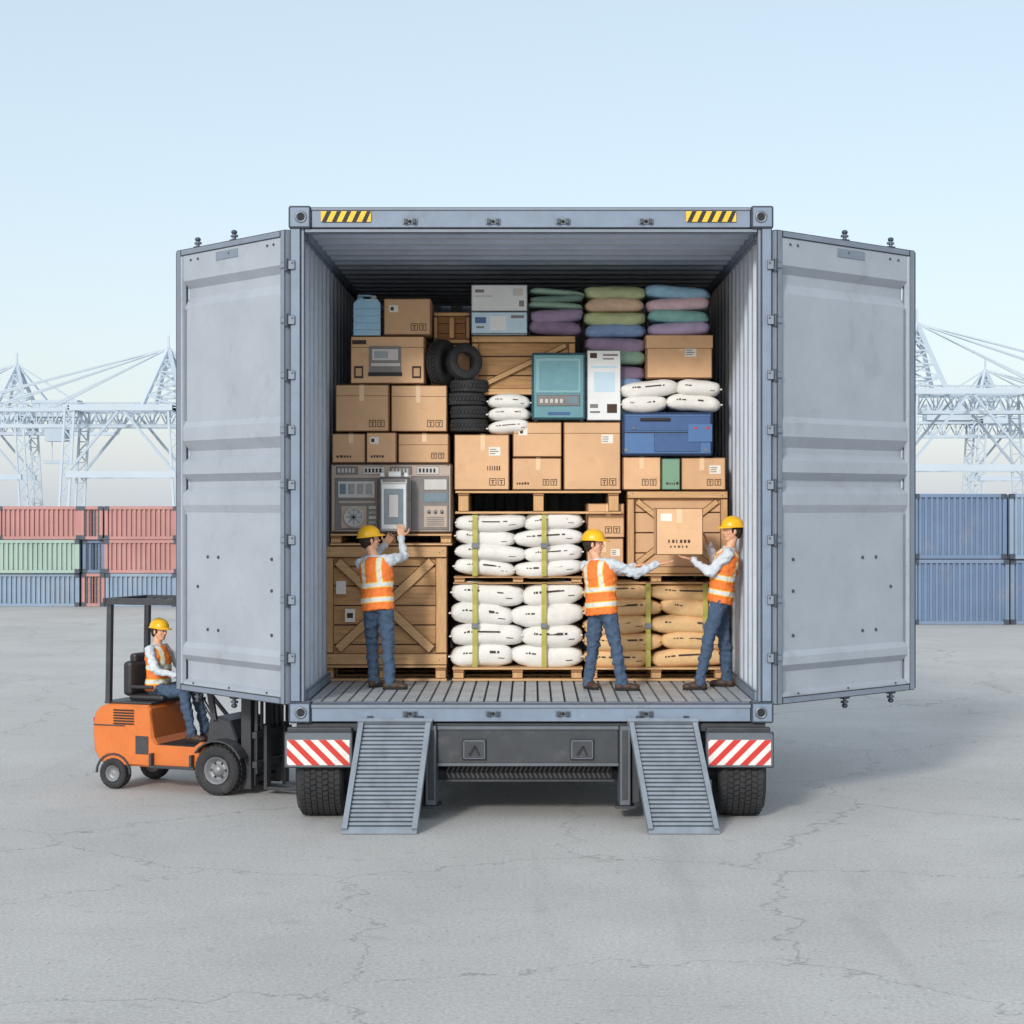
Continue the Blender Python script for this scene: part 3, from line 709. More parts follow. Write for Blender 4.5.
m.box(X(566), X(578), y-.016, y-.0105, Z(404), Z(397), M_screen, .002); m.box(X(548), X(570), y-.006, y, Z(415), Z(412), M_blued, .002)
for a in (534, 580): m.box(X(a), X(a+3.5), y+.02, y+.08, Z(421.5), Z(419.8), M_blk, .003)
m.obj('teal_appliance')
def carton2(p0, q0, p1, q1, mt, dy, items, name='white_carton'):
    m = MB(); y = YC+dy; m.box(X(p0), X(p1), y, y+.6, Z(q1), Z(q0), mt, .010)
    for (a, b_, c_, d_, k) in items: m.box(X(a), X(c_), y-.002, y-.0004, Z(d_), Z(b_), k)
    m.obj(name)
carton2(587, 350, 621, 420.5, M_white, .0, [(590,353,597,358,M_print),(603,354,618,356,M_machd),(603,358,614,359.5,M_machd),(591,366,617,368,M_paleb),(594,372,615,392,M_paleb),(607,404,617,413,M_print),(590,404,598,408,M_machd),(590,411,600,413,M_machd)])
carton2(471, 284, 527.5, 311, M_white, .05, [(475,289,484,292,M_machd),(475,295,492,296.5,M_machl),(513,288,523,295,M_machl),(519,300,524,306,M_machd)])
carton2(471, 311.5, 527.5, 333.5, M_paleb, .02, [(475,317,486,323,M_blued),(490,316,506,330,M_white),(511,315,524,318,M_machd),(476,326,484,328,M_machd)])
def cloths(name, p0, p1, rows, dy, seed):
    m = MB()
    for i, (a, b_, mt) in enumerate(rows):
        x0, x1 = X(p0), X(p1); h = Z(a)-Z(b_)
        sack(m, (x0+x1)/2+R(-.02, .02), YC+dy+.3+R(-.02,.02), (Z(a)+Z(b_))/2, (x1-x0)*R(.96, 1.03), .6, h*1.22, mt, seed+i*3, None, .28, .014, e1=.40, taper=.10, tilt=R(-.03,.03), stitch=False)
    m.obj(name)
def cl(n, c_): return mat(n, c_, .95, 0, 10, .16, .6, 30)
C_gr = cl('cloth_green', rgb(148,180,162)); C_dg = cl('cloth_dark_green', rgb(118,146,138)); C_pu = cl('cloth_purple', rgb(156,140,170)); C_dp = cl('cloth_plum', rgb(138,120,146))
C_ol = cl('cloth_olive', rgb(190,202,156)); C_pk = cl('cloth_pink', rgb(232,202,212)); C_bl = cl('cloth_blue', rgb(134,162,204)); C_lb = cl('cloth_sky', rgb(162,208,236)); C_te = cl('cloth_teal', rgb(146,200,196)); C_lv = cl('cloth_lavender', rgb(196,180,216)); C_tn = cl('cloth_tan', rgb(220,192,164))
cloths('folded_textile_stack', 530, 584, [(288,294,C_gr),(294,301,C_dg),(301,307.5,C_gr),(308,320,C_pu),(320,333,C_dp)], .08, 3)
cloths('folded_textile_stack', 585, 648, [(284,297,C_ol),(297,310,C_tn),(310,323,C_ol),(323,336,C_bl),(336,350,C_pu),(350,364,C_gr),(364,378,C_dp),(378,400,C_bl),(400,421,C_gr)], .14, 30)
cloths('folded_textile_stack', 649, 711, [(285,297,C_lb),(297,309,C_pk),(309,321,C_te),(321,334,C_lv)], .06, 60)
cbox(646, 334.5, 713, 378, .06, .7, 'tFl')
sackpile('white_sack_stack', 622, 381, 720, 411, 2, 2, M_sackw, M_print, depth=.5, layers=1, seed=150, dy=-.03)
m = MB(); y = YC-.02
m.box(X(622), X(713), y, y+.55, Z(456), Z(412), M_blue, .03)
m.box(X(625), X(710), y-.008, y, Z(431), Z(416), M_blued, .006); m.box(X(654), X(700), y-.008, y, Z(452), Z(434), M_blued, .006)
m.box(X(624), X(711), y-.006, y-.0002, Z(433), Z(432), M_blk)
m.box(X(688), X(712), y-.016, y-.0085, Z(442), Z(424), M_blue, .006)
for a in (632, 694, 706): m.box(X(a), X(a+3), y-.022, y-.0165 if a > 650 else y-.009, Z(429), Z(427), M_red if a > 650 else M_steel, .003)
m.box(X(640), X(670), y-.035, y-.009, Z(421), Z(418), M_blk, .006)
for a in (626, 706): m.cyl((X(a), y-.01, Z(450)), (X(a), y, Z(450)), .02, .02, M_steel, 12)
m.obj('blue_tool_case')

# ------------------------------------------------------------------ people
def capsule(Vs, Fs, p0, r0, p1, r1, n=14):
    p0 = V(p0); p1 = V(p1); d = (p1-p0)
    d = d.normalized() if d.length > 1e-6 else V((0,0,1)); a = d.orthogonal().normalized(); b_ = d.cross(a)
    o = len(Vs); rings = []
    for k in range(1, 5): t_ = -math.pi/2+k*math.pi/8; rings.append((p0+d*r0*math.sin(t_), r0*math.cos(t_)))
    for k in range(0, 4): t_ = k*math.pi/8; rings.append((p1+d*r1*math.sin(t_), r1*math.cos(t_)))
    for c_, r in rings:
        for i in range(n): t_ = 2*math.pi*i/n; Vs.append(c_+(a*math.cos(t_)+b_*math.sin(t_))*r)
    Vs.append(p0-d*r0); Vs.append(p1+d*r1); k = len(rings); s0 = len(Vs)-2
    for j in range(k-1):
        for i in range(n): Fs.append((o+j*n+i, o+j*n+(i+1) % n, o+(j+1)*n+(i+1) % n, o+(j+1)*n+i))
    for i in range(n): Fs.append((s0, o+(i+1) % n, o+i)); Fs.append((s0+1, o+(k-1)*n+i, o+(k-1)*n+(i+1) % n))
def ellip(Vs, Fs, c_, r, B=None, n=20, k=12):
    B = B or Matrix.Identity(3); o = len(Vs); c_ = V(c_)
    for j in range(1, k):
        ph = -math.pi/2+math.pi*j/k
        for i in range(n):
            t_ = 2*math.pi*i/n; Vs.append(c_+B @ V((r[0]*math.cos(ph)*math.cos(t_), r[1]*math.cos(ph)*math.sin(t_), r[2]*math.sin(ph))))
    Vs.append(c_-B @ V((0,0,r[2]))); Vs.append(c_+B @ V((0,0,r[2]))); s0 = len(Vs)-2
    for j in range(k-2):
        for i in range(n): Fs.append((o+j*n+i, o+j*n+(i+1) % n, o+(j+1)*n+(i+1) % n, o+(j+1)*n+i))
    for i in range(n): Fs.append((s0, o+(i+1) % n, o+i)); Fs.append((s0+1, o+(k-2)*n+i, o+(k-2)*n+(i+1) % n))
def loft(Vs, Fs, rings, n=20):
    o = len(Vs)
    for (c_, rx, ry, ax, ay) in rings:
        for i in range(n): t_ = 2*math.pi*i/n; Vs.append(V(c_)+ax*rx*math.cos(t_)+ay*ry*math.sin(t_))
    k = len(rings); Vs.append(V(rings[0][0])); Vs.append(V(rings[-1][0])); s0 = len(Vs)-2
    for j in range(k-1):
        for i in range(n): Fs.append((o+j*n+i, o+j*n+(i+1) % n, o+(j+1)*n+(i+1) % n, o+(j+1)*n+i))
    for i in range(n): Fs.append((s0, o+(i+1) % n, o+i)); Fs.append((s0+1, o+(k-1)*n+i, o+(k-1)*n+(i+1) % n))
def fuse(name, Vs, Fs, voxel, iters, mats, parent, matrix=None, classify=None, fold=0.0, fscale=14):
    me = bpy.data.meshes.new('tmp'); me.from_pydata([tuple(v) for v in Vs], [], Fs)
    bm = bmesh.new(); bm.from_mesh(me); bmesh.ops.recalc_face_normals(bm, faces=bm.faces); bm.to_mesh(me); bm.free()
    o = bpy.data.objects.new('tmp', me); COL.objects.link(o)
    md = o.modifiers.new('r', 'REMESH'); md.mode = 'VOXEL'; md.voxel_size = voxel
    ms = o.modifiers.new('s', 'SMOOTH'); ms.factor = .5; ms.iterations = iters
    dg = bpy.context.evaluated_depsgraph_get(); dg.update()
    nm = bpy.data.meshes.new_from_object(o.evaluated_get(dg)); bpy.data.objects.remove(o)
    nm.name = name
    if fold:
        nm.update(); ns = [v.normal.copy() for v in nm.vertices]
        for v, nn in zip(nm.vertices, ns):
            q = V((v.co.x*fscale, v.co.y*fscale, v.co.z*fscale*1.5)); v.co += nn*(noise.noise(q)*fold+noise.noise(q*2.3)*fold*.5)
    nm.materials.clear()
    for m_ in mats: nm.materials.append(m_)
    for p in nm.polygons:
        p.use_smooth = True
        p.material_index = classify(p.center) if classify else 0
    ob = bpy.data.objects.new(name, nm); COL.objects.link(ob)
    if matrix is not None: ob.matrix_world = matrix
    ob.parent = parent
    return ob
UP = V((0,0,1))
def hand(parent, wrist, hd, pn, side, s=1.0, curl=.5):
    hd = V(hd).normalized(); pn = V(pn); pn = (pn-hd*pn.dot(hd)).normalized(); lat = hd.cross(pn)*side
    Vs, Fs = [], []; wv = V(wrist)
    loft(Vs, Fs, [(wv-hd*.03*s, .026*s, .022*s, lat, pn), (wv+hd*.01*s, .030*s, .019*s, lat, pn), (wv+hd*.05*s, .041*s, .017*s, lat, pn), (wv+hd*.092*s, .041*s, .014*s, lat, pn)])
    for i, (o_, ln) in enumerate(((.031, .070), (.011, .080), (-.010, .074), (-.030, .058))):
        p = wv+hd*.086*s+lat*o_*s; d = (hd+lat*o_*3).normalized(); r = .0095*s
        for k, fr in enumerate((.45, .32, .23)):
            a = curl*(.35+k*.5); dd = (d*math.cos(a)+pn*math.sin(a)).normalized(); q = p+dd*ln*fr*s*1.05
            capsule(Vs, Fs, p, r, q, r*.9, 10); p = q; r *= .9
    p = wv+hd*.028*s+lat*.032*s
    for k, ln in enumerate((.045, .032, .026)):
        dd = (lat*(.85-.3*k)+hd*(.6+.25*k)+pn*(.25+.25*k)*curl).normalized(); q = p+dd*ln*s
        capsule(Vs, Fs, p, (.0135-.002*k)*s, q, (.0120-.002*k)*s, 10); p = q
    fuse('hand', Vs, Fs, .0042, 2, [M_skin], parent)
def person(name, J, f, face, S=1.0, hair=M_hair, handdirs=None):
    P = empty(name)
    f = V(f).normalized(); pel, neck = J['pelvis'], J['neck']
    up = (neck-pel).normalized(); r = f.cross(up).normalized(); f2 = up.cross(r).normalized(); tl = (neck-pel).length
    Vs, Fs = [], []; seg = []
    def ring(t_, rx, ry, fo=0.0): return (pel+up*tl*t_+f2*fo*S, rx*S, ry*S, r, f2)
    loft(Vs, Fs, [ring(-.13,.13,.10,-.01), ring(-.04,.162,.118,-.012), ring(.1,.160,.115,-.005), ring(.3,.142,.105,.005), ring(.52,.160,.118,.012), ring(.72,.178,.122,.008), ring(.88,.165,.098,0), ring(.97,.105,.075,0), ring(1.03,.060,.058,0)])
    seg.append((pel-up*.2*S, pel+up*.02*S, .13*S, 1)); seg.append((pel+up*.1*S, neck-up*.04, .14*S, 0))
    sh = {}
    for s_, k in ((1, 'R'), (-1, 'L')):
        sh[k] = J.get('sh'+k, neck-up*.055*S+r*s_*.180*S)
        el, wr = J['el'+k], J['wr'+k]
        capsule(Vs, Fs, neck-up*.03*S+r*s_*.06*S, .05*S, sh[k], .060*S)
        capsule(Vs, Fs, sh[k], .064*S, el, .050*S); capsule(Vs, Fs, el, .051*S, wr, .037*S)
        seg += [(sh[k], el, .055*S, 0), (el, wr, .04*S, 0)]
        hip = pel-up*.04*S+r*s_*.085*S; kn, an = J['kn'+k], J['an'+k]
        capsule(Vs, Fs, hip, .094*S, kn, .068*S); capsule(Vs, Fs, kn, .068*S, an, .056*S)
        cp = kn.lerp(an, .33); capsule(Vs, Fs, cp-f*.012*S, .063*S, kn.lerp(an, .6), .056*S)
        capsule(Vs, Fs, an+UP*.0, .060*S, an+UP*.04*S, .056*S)
        seg += [(hip, kn, .08*S, 1), (kn, an, .055*S, 1)]
    def cls(c_):
        best, bi = 1e9, 0
        for a, b_, rr, mi in seg:
            d = b_-a; t_ = max(0, min(1, (c_-a).dot(d)/d.length_squared)); q = (c_-(a+d*t_)).length-rr
            if q < best: best, bi = q, mi
        return bi
    fuse('clothed_body', Vs, Fs, .0125*S, 4, [M_shirt, M_jean], P, classify=cls, fold=.020*S)
    Vs, Fs = [], []; hc = J['head']; fh = V(face).normalized(); rh = fh.cross(UP).normalized(); uh = rh.cross(fh).normalized()
    if uh.z < 0: uh = -uh
    capsule(Vs, Fs, neck-up*.03, .055*S, hc-uh*.05*S-fh*.02*S, .050*S); fuse('neck', Vs, Fs, .01, 2, [M_skin], P)
    Vs, Fs = [], []
    loft(Vs, Fs, [(neck-up*.02, .075*S, .07*S, r, f2), (neck+up*.018*S, .064*S, .062*S, r, f2)]); fuse('collar', Vs, Fs, .01, 1, [M_shirt], P)
    B = Matrix((rh, fh, uh)).transposed(); Vs, Fs = [], []
    h = lambda x, y, z: hc+B @ (V((x, y, z))*S)
    ellip(Vs, Fs, h(0,-.012,.03), (.076*S,.096*S,.092*S), B); ellip(Vs, Fs, h(0,.012,-.03), (.064*S,.078*S,.078*S), B)
    ellip(Vs, Fs, h(0,.038,-.082), (.042*S,.042*S,.032*S), B)
    ellip(Vs, Fs, h(0,.088,-.004), (.011*S,.016*S,.026*S), B); ellip(Vs, Fs, h(0,.102,-.022), (.016*S,.018*S,.012*S), B)
    ellip(Vs, Fs, h(0,.072,.026), (.056*S,.020*S,.011*S), B)
    for s_ in (-1, 1):
        ellip(Vs, Fs, h(s_*.076,-.008,-.008), (.010*S,.018*S,.032*S), B)
        ellip(Vs, Fs, h(s_*.042,.055,-.022), (.022*S,.022*S,.018*S), B)
    ellip(Vs, Fs, h(0,.084,-.052), (.024*S,.010*S,.009*S), B)
    fuse('head', Vs, Fs, .0055*S, 3, [M_skin], P)
    m = MB()
    for s_ in (-1, 1):
        m.ell(h(s_*.030,.080,.004), (.013*S,.008*S,.008*S), M_eye, B, 12, 8); m.ell(h(s_*.030,.0868,.004), (.006*S,.003*S,.006*S), M_iris, B, 10, 6)
        m.ell(h(s_*.031,.090,.022), (.018*S,.006*S,.004*S), hair, B, 10, 6)
    m.ell(h(0,.0905,-.050), (.021*S,.006*S,.0035*S), M_lip, B, 12, 6); m.ell(h(0,.0885,-.057), (.017*S,.006*S,.004*S), M_lip, B, 12, 6)
    m.obj('face_features', P)
    Vs, Fs = [], []
    ellip(Vs, Fs, h(0,-.034,.012), (.084*S,.088*S,.088*S), B); ellip(Vs, Fs, h(0,-.062,-.035), (.062*S,.045*S,.05*S), B)
    for s_ in (-1, 1): ellip(Vs, Fs, h(s_*.072,.014,.012), (.010*S,.014*S,.04*S), B)
    fuse('hair', Vs, Fs, .008*S, 2, [hair], P, fold=.004, fscale=60)
    m = MB(); M4 = Matrix.Translation(h(0,-.006,.048)) @ B.to_4x4() @ Matrix.Scale(S, 4)
    n, k = 32, 10; vs = []
    for j in range(k+1):
        ph = math.pi/2*j/k
        for i in range(n):
            t_ = 2*math.pi*i/n
            rid = 1+.05*max(0, 1-abs(math.cos(t_))*math.cos(ph)*8)*(math.sin(ph) > .2)
            vs.append((.108*math.cos(ph)*math.cos(t_), .128*math.cos(ph)*math.sin(t_), .108*math.sin(ph)*rid+.004))
    m.raw(vs, [(j*n+i, j*n+(i+1) % n, (j+1)*n+(i+1) % n, (j+1)*n+i) for j in range(k) for i in range(n)], M_hat, True, M4)
    ro = []; ri = []
    for i in range(n):
        t_ = 2*math.pi*i/n; s_ = max(0, math.sin(t_)); ex = .012+.045*s_**2
        ro.append(((.108+ex*.6)*math.cos(t_), (.128+ex)*math.sin(t_), -.004-.012*s_)); ri.append((.104*math.cos(t_), .124*math.sin(t_), .006))
    vs = ri+ro+[(a, b_, c_-.006) for a, b_, c_ in ro]+[(a, b_, c_-.010) for a, b_, c_ in ri]
    m.raw(vs, [(q*n+i, q*n+(i+1) % n, (q+1)*n+(i+1) % n, (q+1)*n+i) for q in range(3) for i in range(n)], M_hat, True, M4)
    m.obj('hard_hat', P)
    T = Matrix((r, f2, up)).transposed().to_4x4(); T.translation = pel
    Vs, Fs = [], []; ex, ey, ez = V((1,0,0)), V((0,1,0)), V((0,0,1)); e = .022
    def vr(t_, rx, ry, fo=0.0): return (V((0, fo*S, tl*t_)), (rx+e)*S, (ry+e)*S, ex, ey)
    loft(Vs, Fs, [vr(-.10,.167,.122,-.012), vr(.1,.166,.12,-.005), vr(.3,.154,.112,.005), vr(.52,.165,.122,.012), vr(.72,.174,.126,.008), vr(.88,.164,.104,0), vr(.97,.115,.080,0), vr(1.0,.075,.062,0)])
    fuse('hi_vis_vest', Vs, Fs, .011*S, 3, [M_vest], P, matrix=T, fold=.012*S, fscale=16)
    for k in 'RL':
        an = J['an'+k]; td = V(J['toe'+k]).normalized(); la = td.cross(UP); fl = J.get('floor', an.z-.085*S); B2 = Matrix((la, td, UP)).transposed()
        base = V((an.x, an.y, fl)); Vs, Fs = [], []
        g_ = lambda y_, z_: base+td*y_*S+UP*z_*S
        capsule(Vs, Fs, an+UP*.03*S, .047*S, g_(-.005,.06), .045*S)
        ellip(Vs, Fs, g_(-.03,.045), (.042*S,.05*S,.045*S), B2); ellip(Vs, Fs, g_(.06,.045), (.046*S,.09*S,.042*S), B2); ellip(Vs, Fs, g_(.135,.038), (.050*S,.058*S,.036*S), B2)
        fuse('boot', Vs, Fs, .008*S, 2, [M_boot, M_sole], P, classify=lambda c_, F=fl: 1 if c_.z < F+.022*S else 0)
        m = MB(); n = 24; ol = []
        for i in range(n):
            t_ = 2*math.pi*i/n; ol.append(((.044+.006*math.sin(t_))*math.cos(t_), .055+.135*math.sin(t_)))
        m.prism(ol, lambda p, z: base+la*p[0]*S+td*p[1]*S+UP*z*S, .001, .024, M_sole); m.obj('sole', P)
    for k in 'RL':
        d, pn, side, curl = handdirs[k]; hand(P, J['wr'+k], d, pn, side, S*1.05, curl)
    return P
def at(px, py, y):
    k = (20+y)/20/100; return V(((px-531)*k, y, 3.15+(505-py)*k))
FZ = ZF
J = dict(pelvis=at(378,606,1.62), neck=at(375,557,1.68), head=at(370,540,1.72), elR=at(404,556,1.82), wrR=at(401,537,2.00), elL=at(367,560,2.0), wrL=at(385,545,2.12),
         knR=at(388,645,1.56), anR=at(390,681,1.46), knL=at(372,645,1.74), anL=at(374,680,1.70), toeR=(1,.1,0), toeL=(.6,.8,0), floor=FZ)
person('dock_worker', J, (.42,1,0), (.95,.40,.15), handdirs={'R': ((-.05,.45,1), (-.3,1,0), -1, .35), 'L': ((.5,.5,.8), (0,1,0), 1, .4)})
J = dict(pelvis=at(602,610,1.5), neck=at(598,560,1.53), head=at(594,544,1.54), elR=at(636,574,1.46), wrR=at(657,564,1.55), elL=at(608,575,1.83), wrL=at(634,566,1.90),
         knR=at(616,648,1.38), anR=at(622,683,1.34), knL=at(593,648,1.58), anL=at(588,682,1.55), toeR=(1,.0,0), toeL=(.45,-.7,0), floor=FZ)
person('dock_worker', J, (.6,.8,0), (1,-.15,0.0), handdirs={'R': ((1,.2,.12), (.05,0,1), 1, .25), 'L': ((1,-.1,.1), (0,0,1), -1, .3)})
J = dict(pelvis=at(720,598,1.6), neck=at(729,549,1.6), head=at(732,531,1.6), elL=at(710,573,1.42), wrL=at(693,560,1.52), elR=at(716,565,1.95), wrR=at(709,545,1.87),
         knL=at(708,641,1.45), anL=at(700,681,1.42), knR=at(724,640,1.74), anR=at(727,679,1.80), toeL=(-1,-.1,0), toeR=(-1,.2,0), floor=FZ)
person('dock_worker', J, (-1,.12,0), (-1,-.25,.0), handdirs={'L': ((-1,.1,.25), (0,0,1), -1, .25), 'R': ((-.45,-.1,1), (-1,-.1,0), 1, .2)})
m = MB(); a, b_ = at(656,508,1.5), at(703,555,1.5)
m.box(a.x, b_.x, 1.48, 1.92, b_.z, a.z, M_card, .010)
ym = 1.48; cx = (a.x+b_.x)/2
m.box(cx-.03, cx+.03, ym-.003, ym-.0004, a.z-.16, a.z-.01, M_tape); m.box(a.x+.05, a.x+.17, ym-.002, ym-.0004, a.z-.14, a.z-.06, M_label)
for i in range(6): m.box(a.x+.13+i*.042, a.x+.13+i*.042+R(.014,.028), ym-.002, ym-.0004, b_.z+.13, b_.z+.165, M_print)
for i in range(5): m.box(a.x+.15+i*.042, a.x+.15+i*.042+R(.014,.028), ym-.002, ym-.0004, b_.z+.08, b_.z+.10, M_print)
m.obj('cardboard_box')

# ------------------------------------------------------------------ forklift
fk = empty('forklift'); A = math.radians(-20)
FM = Matrix.Translation((-3.215, 2.173, 0)) @ Matrix.Rotation(A, 4, 'Z')
m = MB(FM)
body = [(-1.10,.26),(-1.36,.24),(-1.53,.30),(-1.60,.42),(-1.62,.66),(-1.59,.84),(-1.52,.91),(-1.42,.94),(-.92,.94),(-.88,.90),(-.84,.58),(-.78,.50),(-.30,.50),(-.22,.56),(-.18,.50),(-.16,.30),(-.22,.24)]
def bevprism(m, poly, y0, y1, mt, b_=.03):
    cx = sum(p[0] for p in poly)/len(poly); cz = sum(p[1] for p in poly)/len(poly)
    ins = [(p[0]+(cx-p[0])/max(.01, math.hypot(cx-p[0], cz-p[1]))*b_, p[1]+(cz-p[1])/max(.01, math.hypot(cx-p[0], cz-p[1]))*b_) for p in poly]
    n = len(poly); vs = [(p[0], y0, p[1]) for p in ins]+[(p[0], y0+b_, p[1]) for p in poly]+[(p[0], y1-b_, p[1]) for p in poly]+[(p[0], y1, p[1]) for p in ins]
    fs = [(q*n+i, q*n+(i+1) % n, (q+1)*n+(i+1) % n, (q+1)*n+i) for q in range(3) for i in range(n)]+[list(range(n)), list(range(3*n, 4*n))]
    m.raw(vs, fs, mt)
bevprism(m, body, -.46, .46, M_orange)
m.box(-1.50, -.90, -.40, .40, .941, .965, M_fork, .01)
m.box(-1.595, -1.20, -.472, -.4605, .70, .712, M_fork, .002)
m.box(-.82, -.24, -.44, .44, .501, .515, M_blk, .004)
bevprism(m, [(-.24,.517),(-.20,.80),(-.10,.84),(.06,.80),(.14,.60),(.14,.30),(-.15,.30),(-.15,.517)], -.36, .36, M_fork, .02)
m.box(-.86, -.30, -.53, -.475, .26, .29, M_fork, .006)
for a in (-.84, -.34): m.box(a-.015, a+.015, -.53, -.462, .29, .42, M_fork, .004)
for i in range(6): m.box(-1.34, -1.08, -.472, -.4605, .87-i*.03, .885-i*.03, M_blk, .002)
m.box(-1.06, -.90, -.470, -.4605, .40, .60, M_fork, .006)
m.box(-1.67, -1.615, -.30, .30, .42, .50, M_fork, .01)
for s_ in (-1, 1): m.box(-1.635, -1.60, s_*.36-.05, s_*.36+.05, .72, .78, M_red, .008)
m.obj('body', fk)
m = MB(FM)
for s_ in (-1, 1):
    y = s_*.47
    tyre(m, (0.0, y, .275), (0,1,0), .275, .20, .15, 30, 3, bl=.016)
    m.lathe([(-.09, .15), (-.07, .12), (-.03, .11), (-.03, .06), (-.08, .055), (-.08, 0)], (0, y, .275), (0,s_*-1,0), M_hub, 24)
    m.lathe([(-.09, .15), (-.07, .12), (-.03, .11), (-.03, .06), (-.08, .055), (-.08, 0)], (0, y, .275), (0,s_,0), M_hub, 24)
    for k in range(6):
        a = k*math.pi/3; m.cyl((.085*math.cos(a), y+s_*.03, .275+.085*math.sin(a)), (.085*math.cos(a), y+s_*.055, .275+.085*math.sin(a)), .012, .012, M_bolt, 6)
    y = s_*.42
    tyre(m, (-1.34, y, .175), (0,1,0), .175, .14, .09, 24, 3, bl=.012)
    m.lathe([(-.065, .09), (-.05, .07), (-.02, .06), (-.05, 0)], (-1.34, y, .175), (0,-s_,0), M_hub, 20); m.lathe([(-.065, .09), (-.05, .07), (-.02, .06), (-.05, 0)], (-1.34, y, .175), (0,s_,0), M_hub, 20)
    for i in range(10):
        t0, t1 = math.pi*i/10, math.pi*(i+1)/10
        m.beam((-1.34+.215*math.cos(t0), s_*.468, .175+.215*math.sin(t0)), (-1.34+.215*math.cos(t1), s_*.468, .175+.215*math.sin(t1)), .02, M_fork, .02)
    for i in range(8):
        t0, t1 = math.radians(26+i*15), math.radians(41+i*15)
        m.beam((.32*math.cos(t0), s_*.47, .275+.32*math.sin(t0)), (.32*math.cos(t1), s_*.47, .275+.32*math.sin(t1)), .19, M_fork, .018)
m.obj('wheels', fk)
m = MB(FM)
for s_ in (-1, 1):
    m.beam((-1.44, s_*.40, .94), (-1.42, s_*.40, 2.06), .055, M_fork, .06); m.beam((-.12, s_*.38, .80), (-.34, s_*.40, 2.06), .05, M_fork, .06)
    m.beam((-1.46, s_*.42, 2.08), (-.20, s_*.42, 2.08), .06, M_fork, .07)
for i in range(8): m.box(-1.36+i*.145, -1.30+i*.145, -.389, .389, 2.06, 2.085, M_fork, .005)
m.box(-1.49, -1.43, -.45, .45, 2.045, 2.115, M_fork, .01); m.box(-.23, -.17, -.45, .45, 2.045, 2.115, M_fork, .01)
m.box(-1.28, -.84, -.25, .25, .966, 1.03, M_seat, .03); m.box(-1.36, -1.24, -.25, .25, 1.01, 1.40, M_seat, .045); m.box(-1.345, -1.255, -.13, .13, 1.37, 1.48, M_seat, .03)
m.box(-1.24, -.95, -.29, -.255, 1.10, 1.14, M_seat, .012)
m.cyl((-.16, 0, .8), (-.45, 0, 1.12), .025, .022, M_fork)
m.lathe([(0,.16),(.012,.172),(.024,.16),(.012,.150),(0,.16)], (-.46, 0, 1.13), (-.5,0,.85), M_blk, 28)
for k in range(3):
    a = k*2.1; q = V((-.46, 0, 1.13)); m.beam(q, q+V((.135*math.cos(a), .16*math.sin(a), .08*math.cos(a))), .02, M_blk)
for y in (-.18, -.24): m.cyl((-.20, y, .75), (-.36, y, 1.0), .010, .010, M_fork, 8); m.ell((-.36, y, 1.01), (.02,.02,.02), M_blk, None, 10, 6)
m.obj('cab', fk)
m = MB(FM)
for s_ in (-1, 1):
    m.box(.20, .32, s_*.34-.035, s_*.34+.035, .06, 2.15, M_fork, .008); m.box(.24, .33, s_*.26-.03, s_*.26+.03, .09, 2.05, M_chas, .006)
    m.cyl((.26, s_*.18, .12), (.26, s_*.18, 1.5), .028, .028, M_fork, 12)
    m.box(.42, .46, s_*.22-.05, s_*.22+.05, .05, .75, M_fork, .006); m.box(.461, 1.20, s_*.22-.05, s_*.22+.05, .05, .085, M_fork, .006)
for z in (.12, 1.0, 2.08): m.box(.215, .31, -.304, .304, z, z+.06, M_fork, .006)
for z in (.30, .62): m.box(.36, .418, -.42, .42, z, z+.07, M_fork, .006)
m.box(.335, .359, -.30, .30, .22, .75, M_fork, .004)
for i in range(7): m.box(.37, .40, -.36+i*.12-.012, -.36+i*.12+.012, .70, 1.15, M_fork)
m.box(.37, .40, -.40, .40, 1.151, 1.19, M_fork, .006)
m.obj('mast', fk)
def fl(x, y, z): return FM @ V((x, y, z))
J = dict(pelvis=fl(-1.04,0,1.11), neck=fl(-1.06,0,1.57), head=fl(-1.03,0,1.73), elR=fl(-.93,-.25,1.31), wrR=fl(-.70,-.20,1.26), elL=fl(-.90,.24,1.31), wrL=fl(-.62,.15,1.26),
         knR=fl(-.64,-.13,1.07), anR=fl(-.54,-.14,.61), knL=fl(-.64,.13,1.07), anL=fl(-.52,.14,.61), toeR=FM.to_3x3() @ V((1,0,0)), toeL=FM.to_3x3() @ V((1,0,0)), floor=.517)
hf = FM.to_3x3() @ V((1,0,0)); hl = FM.to_3x3() @ V((0,1,0))
person('forklift_driver', J, hf, hf+V((.1,-.35,-.05)), S=.93, handdirs={'R': (hf+hl*.3+V((0,0,-.35)), V((0,0,-1))+hl*.3, -1, .9), 'L': (hf-hl*.2+V((0,0,-.35)), V((0,0,-1))-hl*.3, 1, .9)})

